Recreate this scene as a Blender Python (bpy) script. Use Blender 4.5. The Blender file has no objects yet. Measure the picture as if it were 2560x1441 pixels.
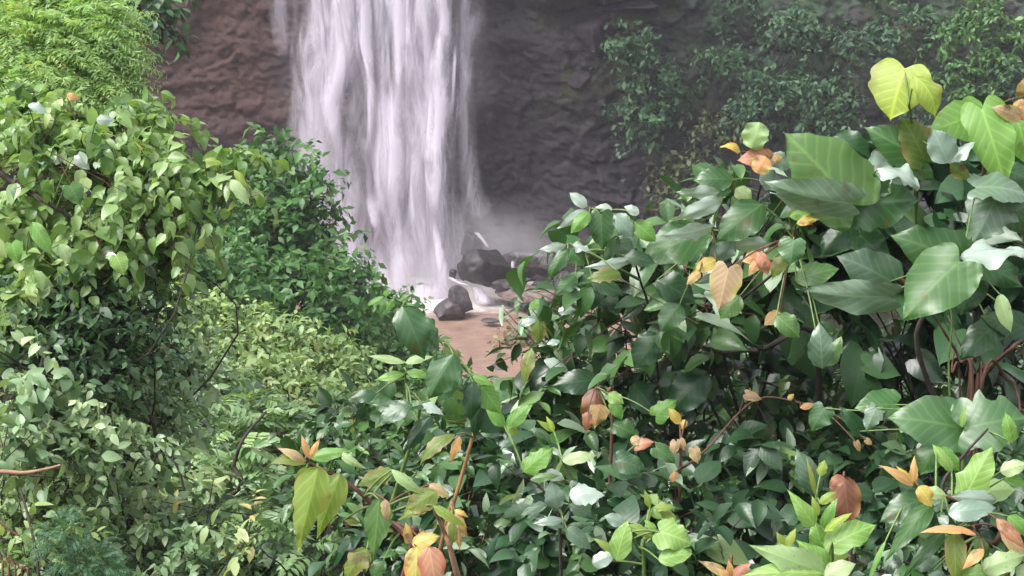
import bpy, math, random
import numpy as np
from mathutils import Vector

# ------------------------------------------------------------------ camera, world, light
sc = bpy.context.scene
COL = sc.collection
PITCH = math.radians(12.0)
CAMZ = 13.0
FW = 0.536                      # frame width at 1 m
cam_d = bpy.data.cameras.new('camera')
cam_d.sensor_width = 36.0
cam_d.lens = 36.0 / FW
cam_d.clip_end = 500
cam = bpy.data.objects.new('camera', cam_d)
cam.location = (0, 0, CAMZ)
cam.rotation_euler = (math.radians(90) - PITCH, 0, 0)
COL.objects.link(cam)
sc.camera = cam

SUN_EL, SUN_AZ = math.radians(56), math.radians(-115)      # azimuth measured from +Y towards +X
w = bpy.data.worlds.new('World')
sc.world = w
w.use_nodes = True
wn, wl = w.node_tree.nodes, w.node_tree.links
sky = wn.new('ShaderNodeTexSky')
sky.sky_type = 'NISHITA'
sky.sun_disc = False
sky.sun_elevation = SUN_EL
sky.sun_rotation = SUN_AZ
sky.dust_density = 6.0
sky.air_density = 1.0
hsv = wn.new('ShaderNodeHueSaturation')
hsv.inputs['Saturation'].default_value = 0.22
wl.new(sky.outputs[0], hsv.inputs['Color'])
wl.new(hsv.outputs[0], wn['Background'].inputs['Color'])
wn['Background'].inputs['Strength'].default_value = 0.15
sd = bpy.data.lights.new('sun', 'SUN')
sd.energy = 1.05
sd.angle = math.radians(40)
sd.color = (1.0, 0.97, 0.92)
so = bpy.data.objects.new('sun', sd)
sv = Vector((math.sin(SUN_AZ) * math.cos(SUN_EL), math.cos(SUN_AZ) * math.cos(SUN_EL), math.sin(SUN_EL)))
so.rotation_euler = sv.to_track_quat('Z', 'Y').to_euler()
so.location = (0, 0, 40)
COL.objects.link(so)
sc.view_settings.view_transform = 'Standard'
sc.view_settings.look = 'None'
sc.view_settings.exposure = 1.2
sc.view_settings.gamma = 1.0
sc.cycles.use_denoising = True
sc.cycles.max_bounces = 8
sc.cycles.diffuse_bounces = 1
sc.cycles.transmission_bounces = 4
sc.cycles.transparent_max_bounces = 24
sc.cycles.volume_bounces = 1

# ------------------------------------------------------------------ maths helpers
C0 = np.array([0, 0, CAMZ])
FWD = np.array([0, math.cos(PITCH), -math.sin(PITCH)])
UPV = np.array([0, math.sin(PITCH), math.cos(PITCH)])
RGT = np.array([1.0, 0, 0])
UP = np.array([0, 0, 1.0])
PX = FW / 2560.0


def ray(px, py):
    return FWD + RGT * ((px - 1280) * PX) - UPV * ((py - 720.5) * PX)


def at(px, py, d):
    """world point seen at photo pixel (px, py), d metres down the view axis"""
    return C0 + ray(px, py) * d


def aty(px, py, y):
    r = ray(px, py)
    return C0 + r * (y / r[1])


def nrm(a):
    a = np.asarray(a, float)
    return a / np.maximum(np.linalg.norm(a, axis=-1, keepdims=True), 1e-9)


def hash3(ix, iy, iz, s=0):
    h = (ix.astype(np.int64) * 374761393 + iy.astype(np.int64) * 668265263 + iz.astype(np.int64) * 2147483647 + s * 974711) & 0xffffffff
    h = ((h ^ (h >> 13)) * 1274126177) & 0xffffffff
    h = ((h ^ (h >> 16)) * 2246822519) & 0xffffffff
    return ((h ^ (h >> 15)) & 0xffffff) / float(0xffffff)


def vnoise(p, s=0):
    i = np.floor(p)
    f = p - i
    f = f * f * (3 - 2 * f)
    i = i.astype(np.int64)
    r = 0
    for dx in (0, 1):
        for dy in (0, 1):
            for dz in (0, 1):
                wgt = (f[:, 0] if dx else 1 - f[:, 0]) * (f[:, 1] if dy else 1 - f[:, 1]) * (f[:, 2] if dz else 1 - f[:, 2])
                r = r + wgt * hash3(i[:, 0] + dx, i[:, 1] + dy, i[:, 2] + dz, s)
    return r


def fbm(p, o=4, s=0):
    r, a, t = 0, 0.5, 0
    for k in range(o):
        r = r + a * vnoise(p * 2 ** k, s + k)
        t += a
        a *= 0.5
    return r / t


def cells(p, s=0):
    """Worley cells: (distance to nearest, distance to second, random number of the nearest)"""
    i = np.floor(p).astype(np.int64)
    d1 = np.full(len(p), 9.0)
    d2 = np.full(len(p), 9.0)
    idv = np.zeros(len(p))
    for dx in (-1, 0, 1):
        for dy in (-1, 0, 1):
            for dz in (-1, 0, 1):
                a, b, c = i[:, 0] + dx, i[:, 1] + dy, i[:, 2] + dz
                q = np.stack([a + hash3(a, b, c, s), b + hash3(a, b, c, s + 1), c + hash3(a, b, c, s + 2)], 1)
                d = np.linalg.norm(q - p, axis=1)
                near = d < d1
                d2 = np.where(near, d1, np.minimum(d2, d))
                idv = np.where(near, hash3(a, b, c, s + 3), idv)
                d1 = np.where(near, d, d1)
    return d1, d2, idv


def sstep(a, b, x):
    t = np.clip((x - a) / (b - a), 0, 1)
    return t * t * (3 - 2 * t)


# ------------------------------------------------------------------ materials
def mat_new(name):
    m = bpy.data.materials.new(name)
    m.use_nodes = True
    nt = m.node_tree
    for n in list(nt.nodes):
        nt.nodes.remove(n)
    return m, nt, nt.nodes, nt.links


def node(ns, t, **kw):
    n = ns.new(t)
    for k, v in kw.items():
        setattr(n, k, v)
    return n


def mathn(ns, ls, op, a, b=None, c=None, clamp=False):
    n = ns.new('ShaderNodeMath')
    n.operation = op
    n.use_clamp = clamp
    for i, v in enumerate((a, b, c)):
        if v is None:
            continue
        if hasattr(v, 'is_linked') or hasattr(v, 'node'):
            ls.new(v, n.inputs[i])
        else:
            n.inputs[i].default_value = v
    return n.outputs[0]


def ramp(ns, ls, fac, stops):
    r = ns.new('ShaderNodeValToRGB')
    e = r.color_ramp.elements
    e[0].position, e[1].position = stops[0][0], stops[-1][0]
    e[0].color = (*stops[0][1], 1)
    e[1].color = (*stops[-1][1], 1)
    for p, c in stops[1:-1]:
        x = e.new(p)
        x.color = (*c, 1)
    ls.new(fac, r.inputs[0])
    return r.outputs[0]


def mixc(ns, ls, fac, a, b, mode='MIX'):
    n = ns.new('ShaderNodeMix')
    n.data_type = 'RGBA'
    n.blend_type = mode
    for i, v in ((0, fac), (6, a), (7, b)):
        if hasattr(v, 'node'):
            ls.new(v, n.inputs[i])
        elif i == 0:
            n.inputs[0].default_value = v
        else:
            n.inputs[i].default_value = (*v, 1)
    return n.outputs[2]


def leaf_material(name, stops, rough=0.42, trans=0.28, spec=0.5, vein=0.35, coat=0.0, edge=None, spots=0.0, blotch=0.0):
    m, nt, ns, ls = mat_new(name)
    at_ = node(ns, 'ShaderNodeAttribute', attribute_name='rnd')
    col = ramp(ns, ls, at_.outputs['Fac'], stops)
    uv = node(ns, 'ShaderNodeUVMap')
    sep = ns.new('ShaderNodeSeparateXYZ')
    ls.new(uv.outputs[0], sep.inputs[0])
    ax = mathn(ns, ls, 'ABSOLUTE', mathn(ns, ls, 'SUBTRACT', sep.outputs[0], 0.5))
    bump_in = None
    tc = ns.new('ShaderNodeTexCoord')
    nz = node(ns, 'ShaderNodeTexNoise')
    nz.inputs['Scale'].default_value = 9.0
    nz.inputs['Detail'].default_value = 3.0
    ls.new(tc.outputs['Object'], nz.inputs['Vector'])
    col = mixc(ns, ls, mathn(ns, ls, 'MULTIPLY', nz.outputs[0], 0.55), col, mixc(ns, ls, 1.0, col, (0.62, 0.72, 0.6), 'MULTIPLY'))
    if vein > 0:
        mid = mathn(ns, ls, 'SUBTRACT', 1.0, mathn(ns, ls, 'MULTIPLY', ax, 24.0 if blotch else 40.0), clamp=True)
        ph = mathn(ns, ls, 'FRACT', mathn(ns, ls, 'MULTIPLY', mathn(ns, ls, 'ADD', mathn(ns, ls, 'SUBTRACT', sep.outputs[1], mathn(ns, ls, 'MULTIPLY', ax, 0.75)), mathn(ns, ls, 'MULTIPLY', nz.outputs[0], 0.1)), 6.0))
        tri = mathn(ns, ls, 'ABSOLUTE', mathn(ns, ls, 'SUBTRACT', ph, 0.5))
        lat = mathn(ns, ls, 'SUBTRACT', 1.0, mathn(ns, ls, 'MULTIPLY', tri, 5.5 if blotch else 9.0), clamp=True)
        vm = mathn(ns, ls, 'MAXIMUM', mid, mathn(ns, ls, 'MULTIPLY', lat, 0.6 if blotch else 0.3))
        lighter = mixc(ns, ls, 1.0, mixc(ns, ls, 1.0, col, (1.9, 1.75, 1.6), 'MULTIPLY'), (0.025, 0.032, 0.01), 'ADD')
        col = mixc(ns, ls, mathn(ns, ls, 'MULTIPLY', vm, vein), col, lighter)
        bump_in = mathn(ns, ls, 'ADD', mathn(ns, ls, 'MULTIPLY', tri, 0.35), mathn(ns, ls, 'MULTIPLY', nz.outputs[0], 0.8))
    if edge:
        n2 = node(ns, 'ShaderNodeTexNoise')
        n2.inputs['Scale'].default_value = 22.0
        ls.new(tc.outputs['Object'], n2.inputs['Vector'])
        e = mathn(ns, ls, 'ADD', mathn(ns, ls, 'MULTIPLY', ax, 1.3), mathn(ns, ls, 'ADD', mathn(ns, ls, 'MULTIPLY', sep.outputs[1], 0.35), mathn(ns, ls, 'MULTIPLY', n2.outputs[0], 0.5)))
        ef = mathn(ns, ls, 'MULTIPLY', mathn(ns, ls, 'SUBTRACT', e, 0.72), 4.0, clamp=True)
        col = mixc(ns, ls, ef, col, edge)
    if spots:
        v = node(ns, 'ShaderNodeTexVoronoi')
        v.inputs['Scale'].default_value = 60.0
        ls.new(tc.outputs['Object'], v.inputs['Vector'])
        sp = mathn(ns, ls, 'LESS_THAN', v.outputs['Distance'], 0.16)
        col = mixc(ns, ls, mathn(ns, ls, 'MULTIPLY', sp, spots), col, (0.06, 0.035, 0.015))
    if blotch:
        nb = node(ns, 'ShaderNodeTexNoise')
        nb.inputs['Scale'].default_value = 17.0
        nb.inputs['Detail'].default_value = 4.0
        ls.new(tc.outputs['Object'], nb.inputs['Vector'])
        bf = mathn(ns, ls, 'MULTIPLY', mathn(ns, ls, 'SUBTRACT', nb.outputs[0], .62), 14.0, clamp=True)
        col = mixc(ns, ls, mathn(ns, ls, 'MULTIPLY', bf, blotch), col, (.1, .06, .025))
    # paler underside
    geo = ns.new('ShaderNodeNewGeometry')
    under = mixc(ns, ls, 1.0, mixc(ns, ls, 1.0, col, (1.15, 1.12, 1.2), 'MULTIPLY'), (0.015, 0.02, 0.012), 'ADD')
    col2 = mixc(ns, ls, geo.outputs['Backfacing'], col, under)
    p = ns.new('ShaderNodeBsdfPrincipled')
    ls.new(col2, p.inputs['Base Color'])
    p.inputs['Roughness'].default_value = rough
    p.inputs['Specular IOR Level'].default_value = spec
    p.inputs['Coat Weight'].default_value = coat
    p.inputs['Coat Roughness'].default_value = 0.25
    t = ns.new('ShaderNodeBsdfTranslucent')
    tcol = mixc(ns, ls, 1.0, col, (1.5, 1.5, 0.7), 'MULTIPLY')
    ls.new(tcol, t.inputs['Color'])
    if bump_in is not None:
        b = ns.new('ShaderNodeBump')
        b.inputs['Strength'].default_value = 0.35
        b.inputs['Distance'].default_value = 0.004
        ls.new(bump_in, b.inputs['Height'])
        ls.new(b.outputs[0], p.inputs['Normal'])
    mx = ns.new('ShaderNodeMixShader')
    mx.inputs[0].default_value = trans
    ls.new(p.outputs[0], mx.inputs[1])
    ls.new(t.outputs[0], mx.inputs[2])
    o = ns.new('ShaderNodeOutputMaterial')
    ls.new(mx.outputs[0], o.inputs['Surface'])
    return m


M = {}
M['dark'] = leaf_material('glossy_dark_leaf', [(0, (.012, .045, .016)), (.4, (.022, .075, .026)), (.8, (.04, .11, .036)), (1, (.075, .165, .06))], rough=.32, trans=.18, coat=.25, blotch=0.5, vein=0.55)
M['mid'] = leaf_material('mid_green_leaf', [(0, (.03, .09, .024)), (.5, (.055, .145, .036)), (1, (.1, .2, .055))], rough=.36, trans=.25, coat=.2, blotch=0.5, vein=0.6)
M['grey'] = leaf_material('grey_green_leaf', [(0, (.06, .12, .07)), (.5, (.1, .17, .11)), (1, (.17, .25, .17))], rough=.3, trans=.2, coat=.5, blotch=0.45, vein=0.55)
M['silver_glare'] = leaf_material('silver_glare_leaf', [(0, (.17, .26, .2)), (.6, (.3, .38, .33)), (1, (.42, .5, .45))], rough=.26, trans=.2, coat=.8)  # pale base colour paints white sky glare onto leaves, besides silvery ones
M['light'] = leaf_material('light_green_leaf', [(0, (.13, .29, .06)), (.6, (.2, .38, .09)), (1, (.3, .46, .14))], rough=.42, trans=.35, blotch=0.35, vein=0.55)
M['pale'] = leaf_material('pale_leaf', [(0, (.28, .42, .18)), (1, (.45, .55, .3))], rough=.4, trans=.3, spots=.3)
M['lime'] = leaf_material('young_lime_leaf', [(0, (.24, .35, .07)), (.6, (.33, .43, .1)), (1, (.42, .53, .09))], rough=.45, trans=.45, edge=(.3, .33, .08), blotch=0.35, vein=0.5)
M['olive'] = leaf_material('olive_leaf', [(0, (.1, .17, .03)), (1, (.2, .25, .05))], rough=.42, trans=.35, edge=(.25, .2, .06), blotch=0.75, vein=0.5)
M['yellow'] = leaf_material('yellow_leaf', [(0, (.5, .38, .08)), (1, (.62, .5, .17))], rough=.45, trans=.35, edge=(.6, .3, .05), blotch=0.75, vein=0.5)
M['orange'] = leaf_material('orange_leaf', [(0, (.5, .22, .1)), (1, (.56, .31, .14))], rough=.48, trans=.25, edge=(.42, .33, .1), blotch=0.75, vein=0.5)
M['red'] = leaf_material('reddening_leaf', [(0, (.42, .17, .12)), (1, (.5, .25, .16))], rough=.42, trans=.3, edge=(.4, .12, .07), blotch=0.75, vein=0.5)
M['peach'] = leaf_material('withered_peach_leaf', [(0, (.34, .22, .14)), (1, (.43, .3, .18))], rough=.5, trans=.25, edge=(.4, .36, .1), blotch=0.75, vein=0.5)
M['brown'] = leaf_material('dead_brown_leaf', [(0, (.12, .045, .025)), (1, (.22, .085, .05))], rough=.5, trans=.15, edge=(.24, .12, .04), blotch=0.75, vein=0.5)
M['tan'] = leaf_material('dry_tan_leaf', [(0, (.38, .25, .11)), (1, (.48, .34, .15))], rough=.55, trans=.3, blotch=0.75, vein=0.5)
# foliage palettes (per leaf random number picks the colour)
M['f_leftshrub'] = leaf_material('pale_shrub_foliage', [(0, (.05, .12, .03)), (.25, (.12, .23, .06)), (.55, (.22, .35, .11)), (.8, (.34, .47, .2)), (.93, (.45, .53, .24)), (1, (.5, .48, .13))], rough=.34, trans=.32, coat=.3, vein=.25)
M['f_feather'] = leaf_material('feathery_foliage', [(0, (.2, .36, .12)), (.5, (.3, .47, .17)), (.9, (.4, .55, .22)), (1, (.5, .53, .16))], rough=.5, trans=.42, vein=0)
M['f_deep'] = leaf_material('deep_green_foliage', [(0, (.03, .09, .025)), (.5, (.07, .18, .045)), (.9, (.13, .27, .07)), (1, (.28, .38, .09))], rough=.45, trans=.28, vein=0)
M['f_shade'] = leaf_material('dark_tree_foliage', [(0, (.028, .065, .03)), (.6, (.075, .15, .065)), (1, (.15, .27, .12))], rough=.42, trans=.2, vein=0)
M['f_ridge'] = leaf_material('yellow_green_foliage', [(0, (.08, .16, .06)), (.35, (.2, .31, .11)), (.75, (.36, .47, .2)), (.95, (.48, .53, .26)), (1, (.55, .47, .2))], rough=.42, trans=.3, vein=0)
M['f_slope'] = leaf_material('slope_shrub_foliage', [(0, (.05, .12, .055)), (.35, (.17, .28, .14)), (.75, (.33, .45, .25)), (1, (.47, .56, .3))], rough=.38, trans=.25, coat=.2, vein=0)
M['f_pinnate'] = leaf_material('pinnate_foliage', [(0, (.08, .17, .07)), (.5, (.22, .35, .15)), (.9, (.36, .5, .22)), (1, (.46, .53, .17))], rough=.38, trans=.28, coat=.2, vein=0)
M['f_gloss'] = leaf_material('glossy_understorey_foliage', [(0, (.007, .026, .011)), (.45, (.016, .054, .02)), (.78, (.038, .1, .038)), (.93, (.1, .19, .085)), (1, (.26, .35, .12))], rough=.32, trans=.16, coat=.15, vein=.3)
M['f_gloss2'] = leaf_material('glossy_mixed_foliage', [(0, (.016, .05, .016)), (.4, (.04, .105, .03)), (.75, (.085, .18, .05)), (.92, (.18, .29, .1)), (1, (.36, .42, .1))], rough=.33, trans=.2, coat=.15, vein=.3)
M['f_glint'] = leaf_material('painted_glint_foliage', [(0, (.1, .18, .1)), (.5, (.24, .34, .22)), (1, (.42, .5, .4))], rough=.26, trans=.2, coat=.8, vein=.3)  # whitened leaf colours, scattered thinly to paint sky glints on foliage
M['f_cliff'] = leaf_material('cliff_shrub_foliage', [(0, (.02, .062, .03)), (.5, (.042, .11, .05)), (1, (.09, .19, .075))], rough=.65, trans=.2, vein=0)
M['f_cliffolive'] = leaf_material('olive_cliff_foliage', [(0, (.05, .07, .03)), (1, (.12, .14, .055))], rough=.55, trans=.2, vein=0)
M['f_needle'] = leaf_material('blue_green_feathery_foliage', [(0, (.04, .12, .06)), (1, (.1, .22, .11))], rough=.5, trans=.3, vein=0)
M['f_dry'] = leaf_material('dry_shrub_foliage', [(0, (.12, .08, .04)), (.6, (.22, .15, .07)), (1, (.3, .24, .1))], rough=.55, trans=.2, vein=0)


def bark_material(name, a, b, rough=.8, scale=30):
    m, nt, ns, ls = mat_new(name)
    tc = ns.new('ShaderNodeTexCoord')
    nz = node(ns, 'ShaderNodeTexNoise')
    nz.inputs['Scale'].default_value = scale
    nz.inputs['Detail'].default_value = 4
    ls.new(tc.outputs['Object'], nz.inputs['Vector'])
    col = ramp(ns, ls, nz.outputs[0], [(.3, a), (.7, b)])
    p = ns.new('ShaderNodeBsdfPrincipled')
    ls.new(col, p.inputs['Base Color'])
    p.inputs['Roughness'].default_value = rough
    bp = ns.new('ShaderNodeBump')
    bp.inputs['Strength'].default_value = .5
    bp.inputs['Distance'].default_value = .01
    ls.new(nz.outputs[0], bp.inputs['Height'])
    ls.new(bp.outputs[0], p.inputs['Normal'])
    o = ns.new('ShaderNodeOutputMaterial')
    ls.new(p.outputs[0], o.inputs['Surface'])
    return m


M['bark'] = bark_material('dark_bark', (.02, .014, .011), (.06, .045, .035))
M['redbark'] = bark_material('red_brown_twig', (.07, .03, .02), (.16, .075, .05))
M['orangestem'] = bark_material('orange_stem', (.2, .09, .035), (.38, .2, .075), rough=.6)
M['greenstem'] = bark_material('green_stem', (.07, .13, .03), (.16, .24, .06), rough=.5)
M['paletwig'] = bark_material('pale_brown_twig', (.2, .1, .06), (.36, .22, .14), rough=.7)


# ------------------------------------------------------------------ mesh building
def link_mesh(name, V, F, mat, parent=None, smooth=True, uv=None, attrs=None):
    """V (n,3), F (m,4) quads or (m,3) triangles, uv per vertex"""
    me = bpy.data.meshes.new(name)
    V = np.asarray(V, np.float32)
    F = np.asarray(F, np.int32)
    k = F.shape[1]
    me.vertices.add(len(V))
    me.vertices.foreach_set('co', V.ravel())
    me.loops.add(F.size)
    me.loops.foreach_set('vertex_index', F.ravel())
    me.polygons.add(len(F))
    me.polygons.foreach_set('loop_start', np.arange(0, F.size, k, dtype=np.int32))
    me.polygons.foreach_set('loop_total', np.full(len(F), k, np.int32))
    if smooth:
        me.polygons.foreach_set('use_smooth', np.ones(len(F), bool))
    if uv is not None:
        l = me.uv_layers.new(name='UVMap')
        l.data.foreach_set('uv', np.asarray(uv, np.float32)[F.ravel()].ravel())
    for an, av in (attrs or {}).items():
        a = me.attributes.new(an, 'FLOAT', 'POINT')
        a.data.foreach_set('value', np.asarray(av, np.float32))
    me.update()
    me.validate()
    if mat:
        me.materials.append(mat)
    o = bpy.data.objects.new(name, me)
    COL.objects.link(o)
    if parent is not None:
        o.parent = parent
    return o


def tag(o, label=None, cat=None, group=None, kind=None):
    for k, v in (('label', label), ('category', cat), ('group', group), ('kind', kind)):
        if v:
            o[k] = v
    return o


def profile(kind, t):
    if kind == 'heart':
        wv = np.interp(t, [0, .06, .14, .25, .36, .48, .6, .7, .79, .86, .92, .96, 1], [.66, .84, .945, 1, .99, .92, .79, .64, .46, .3, .15, .06, 0])
    elif kind == 'round':
        wv = np.sqrt(np.clip(1 - ((t - .5) / .5) ** 2, 0, 1)) ** .9
    elif kind == 'lance':
        wv = np.clip(np.sin(math.pi * np.clip(t, 0, 1) ** .8), 0, 1) ** 1.1 * (1 - .25 * t)
    elif kind == 'point':           # broad base, drawn-out tip
        wv = np.clip(np.sin(math.pi * np.clip(t, 0, 1) ** .62), 0, 1) * (1 - .35 * t)
    else:                           # ovate
        wv = np.interp(t, [0, .03, .08, .16, .26, .38, .5, .62, .73, .82, .89, .95, 1], [0, .3, .55, .8, .95, 1, .97, .87, .69, .48, .28, .1, 0])
    return wv / wv.max() * .5


def template(kind, m, a):
    """grid leaf: m steps along, 2a+1 columns. local x in +-.5, y 0..1"""
    t = np.linspace(0, 1, m + 1)
    if m > 6:
        t = .5 - .5 * np.cos(t * math.pi) if kind in ('heart', 'round') else t
    wv = profile(kind, t)
    s = np.linspace(-1, 1, 2 * a + 1)
    T, S = np.meshgrid(t, s, indexing='ij')
    X = S * wv[:, None]
    Y = T.copy()
    if kind == 'heart':
        Y = Y - .12 * np.sin(np.abs(S) * 2.25) * (1 - T) ** 2.2 - .04 * np.abs(S) * (1 - T) ** 3
    V = np.stack([X.ravel(), Y.ravel()], 1)
    n = 2 * a + 1
    F = []
    for i in range(m):
        for j in range(n - 1):
            F.append((i * n + j, i * n + j + 1, (i + 1) * n + j + 1, (i + 1) * n + j))
    return V, np.array(F), T.ravel(), S.ravel()


TPL = {}


def tpl(kind, m, a):
    if (kind, m, a) not in TPL:
        TPL[(kind, m, a)] = template(kind, m, a)
    return TPL[(kind, m, a)]


class Leaves:
    """collects many leaves of one plant and links them as one foliage mesh"""

    def __init__(self):
        self.V, self.F, self.U, self.R, self.n = [], [], [], [], 0

    def add(self, P, d, n, L, W, rnd, kind='ovate', m=4, a=1, curl=.25, fold=.25, wav=0.0, rng=None):
        tv, tf, tt, ts = tpl(kind, m, a)
        N = len(P)
        if N == 0:
            return
        d = nrm(d)
        n = nrm(n - d * np.sum(n * d, 1, keepdims=True))
        s = np.cross(d, n)
        L = np.broadcast_to(L, (N,))
        W = np.broadcast_to(W, (N,))
        curl = np.broadcast_to(curl, (N,))
        fold = np.broadcast_to(fold, (N,))
        x = tv[None, :, 0] * W[:, None]
        y = tv[None, :, 1] * L[:, None]
        z = -curl[:, None] * L[:, None] * (tv[None, :, 1] ** 2) - 0 + fold[:, None] * np.abs(x)
        if wav:
            ph = (rng or np.random.default_rng(1)).random((N, 1)) * 6.28
            z = z + wav * W[:, None] * np.sin(tt[None] * 7 + ph + ts[None] * 1.5) * np.abs(ts[None])
        V = P[:, None, :] + x[..., None] * s[:, None, :] + y[..., None] * d[:, None, :] + z[..., None] * n[:, None, :]
        K = len(tv)
        self.V.append(V.reshape(-1, 3))
        self.F.append((tf[None] + (np.arange(N) * K)[:, None, None] + self.n).reshape(-1, 4))
        uv = np.stack([.5 + tv[:, 0], tv[:, 1]], 1)
        self.U.append(np.tile(uv, (N, 1)))
        self.R.append(np.repeat(rnd, K))
        self.n += N * K

    def build(self, name, mat, parent):
        base = np.array(parent.location) if parent is not None else 0
        return link_mesh(name, np.concatenate(self.V) - base, np.concatenate(self.F), mat, parent, True,
                         np.concatenate(self.U), {'rnd': np.concatenate(self.R)})


class Tubes:
    def __init__(self):
        self.V, self.F, self.n = [], [], 0

    def add(self, pts, rad, sides=6):
        pts = np.asarray(pts, float)
        k = len(pts)
        rad = np.interp(np.linspace(0, 1, k), np.linspace(0, 1, len(np.atleast_1d(rad))), np.atleast_1d(rad))
        tg = nrm(np.gradient(pts, axis=0))
        ref = np.array([.3, .2, 1.0]) if abs(tg[0][2]) < .8 else np.array([1.0, .2, .1])
        a = nrm(np.cross(tg, ref))
        b = np.cross(tg, a)
        th = np.linspace(0, 2 * math.pi, sides, endpoint=False)
        ring = pts[:, None] + rad[:, None, None] * (np.cos(th)[None, :, None] * a[:, None] + np.sin(th)[None, :, None] * b[:, None])
        self.V.append(ring.reshape(-1, 3))
        F = []
        for i in range(k - 1):
            for j in range(sides):
                F.append((i * sides + j, i * sides + (j + 1) % sides, (i + 1) * sides + (j + 1) % sides, (i + 1) * sides + j))
        self.F.append(np.array(F) + self.n)
        self.n += k * sides

    def many(self, A, B, r, sag=0.0):
        """straight three-sided twigs, vectorised"""
        N = len(A)
        if N == 0:
            return
        d = nrm(B - A)
        a = nrm(np.cross(d, np.array([.31, .52, .8])))
        b = np.cross(d, a)
        th = np.array([0, 2.094, 4.189])
        off = np.cos(th)[None, :, None] * a[:, None] + np.sin(th)[None, :, None] * b[:, None]
        V = np.concatenate([A[:, None] + off * r, B[:, None] + off * r * .5], 1)
        f = np.array([(0, 1, 4, 3), (1, 2, 5, 4), (2, 0, 3, 5)])
        self.V.append(V.reshape(-1, 3))
        self.F.append((f[None] + (np.arange(N) * 6)[:, None, None] + self.n).reshape(-1, 4))
        self.n += N * 6

    def build(self, name, mat, parent):
        return link_mesh(name, np.concatenate(self.V) - np.array(parent.location), np.concatenate(self.F), mat, parent)


def spline(pts, n):
    """Catmull-Rom through points"""
    p = np.asarray(pts, float)
    p = np.concatenate([[2 * p[0] - p[1]], p, [2 * p[-1] - p[-2]]])
    out = []
    k = len(p) - 3
    for q in np.linspace(0, k - 1e-6, n):
        i = int(q)
        t = q - i
        a, b, c, d = p[i:i + 4]
        out.append(.5 * (2 * b + (c - a) * t + (2 * a - 5 * b + 4 * c - d) * t * t + (3 * b - a - 3 * c + d) * t ** 3))
    return np.array(out)


# ------------------------------------------------------------------ ground
GP = np.array([
    (0, -6, 11.6), (0, -2, 11.4), (0, 1, 11.2), (-5, 0, 11.6), (5, 0, 11.6), (-12, 0, 12), (12, 0, 12),
    (0, 5, 10.2), (2, 5, 10.2), (-2, 5, 10.2), (1, 7, 9.7), (3, 7, 9.8), (-2, 8.5, 9.1), (-5, 9, 9.8), (5, 9, 9.3),
    (-3, 12, 8.8), (-1, 12, 8.2), (1, 12, 8.0), (4, 12, 8.2), (-9, 14, 10), (9, 14, 9),
    (-2, 15, 7.7), (-5, 16, 8.6), (0, 18, 6.6), (-3.5, 22, 6.4), (-8, 24, 7.5), (2, 22, 5.4), (8, 24, 6),
    (-4.5, 30, 4.4), (-9, 30, 6), (-1.5, 30, 3.6), (2, 32, 2.8), (8, 34, 3.5),
    (-2.5, 36, 2.6), (-6, 38, 3.6), (0.5, 42, 1.0), (6, 44, 1.4), (-5, 46, 1.6), (-12, 46, 5), (12, 46, 4),
    (-2, 51, -.5), (1, 52, -.5), (-4.2, 56, -.7), (-1, 57, -.9), (2, 57, -.5), (5.2, 57, .5), (9, 55, 2), (-9, 56, .3), (-3, 62, -.8), (1, 62, -.4), (6, 62, .6),
    (-14, 60, 2), (16, 58, 3), (-30, 20, 14), (30, 20, 13), (-30, 55, 10), (30, 55, 10), (0, 72, -1), (-25, 72, 0), (25, 72, 0)], float)


def ground_z(x, y):
    x = np.atleast_1d(np.asarray(x, float))
    y = np.atleast_1d(np.asarray(y, float))
    sc_ = 3 + np.clip(GP[:, 1], 0, 60) * .12
    d2 = ((x[:, None] - GP[None, :, 0]) ** 2 + (y[:, None] - GP[None, :, 1]) ** 2) / sc_[None] ** 2 + .01
    wv = d2 ** -2.0
    return (wv * GP[None, :, 2]).sum(1) / wv.sum(1)


# --- cliff surface
def cliff_y(x, z):
    x = np.asarray(x, float)
    z = np.asarray(z, float)
    return 62.6 - .014 * np.clip(x - 3, 0, 40) ** 2 - .012 * np.clip(-x - 4, 0, 40) ** 2 + .22 * (z - 2) * sstep(2, 7, x) - .08 * (z - 4) * sstep(5, -3, x)


def on_cliff(px, py, out=0.0):
    y = 62.0
    for _ in range(8):
        p = aty(px, py, y)
        y = float(cliff_y(p[0], p[2])) - out
    return aty(px, py, y)


def structure(name, *a, **k):
    return tag(link_mesh(name, *a, **k), kind='structure')


def grid_faces(nu, nv):
    i, j = np.meshgrid(np.arange(nu - 1), np.arange(nv - 1), indexing='ij')
    a = (i * nv + j).ravel()
    return np.stack([a, a + nv, a + nv + 1, a + 1], 1)


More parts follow.
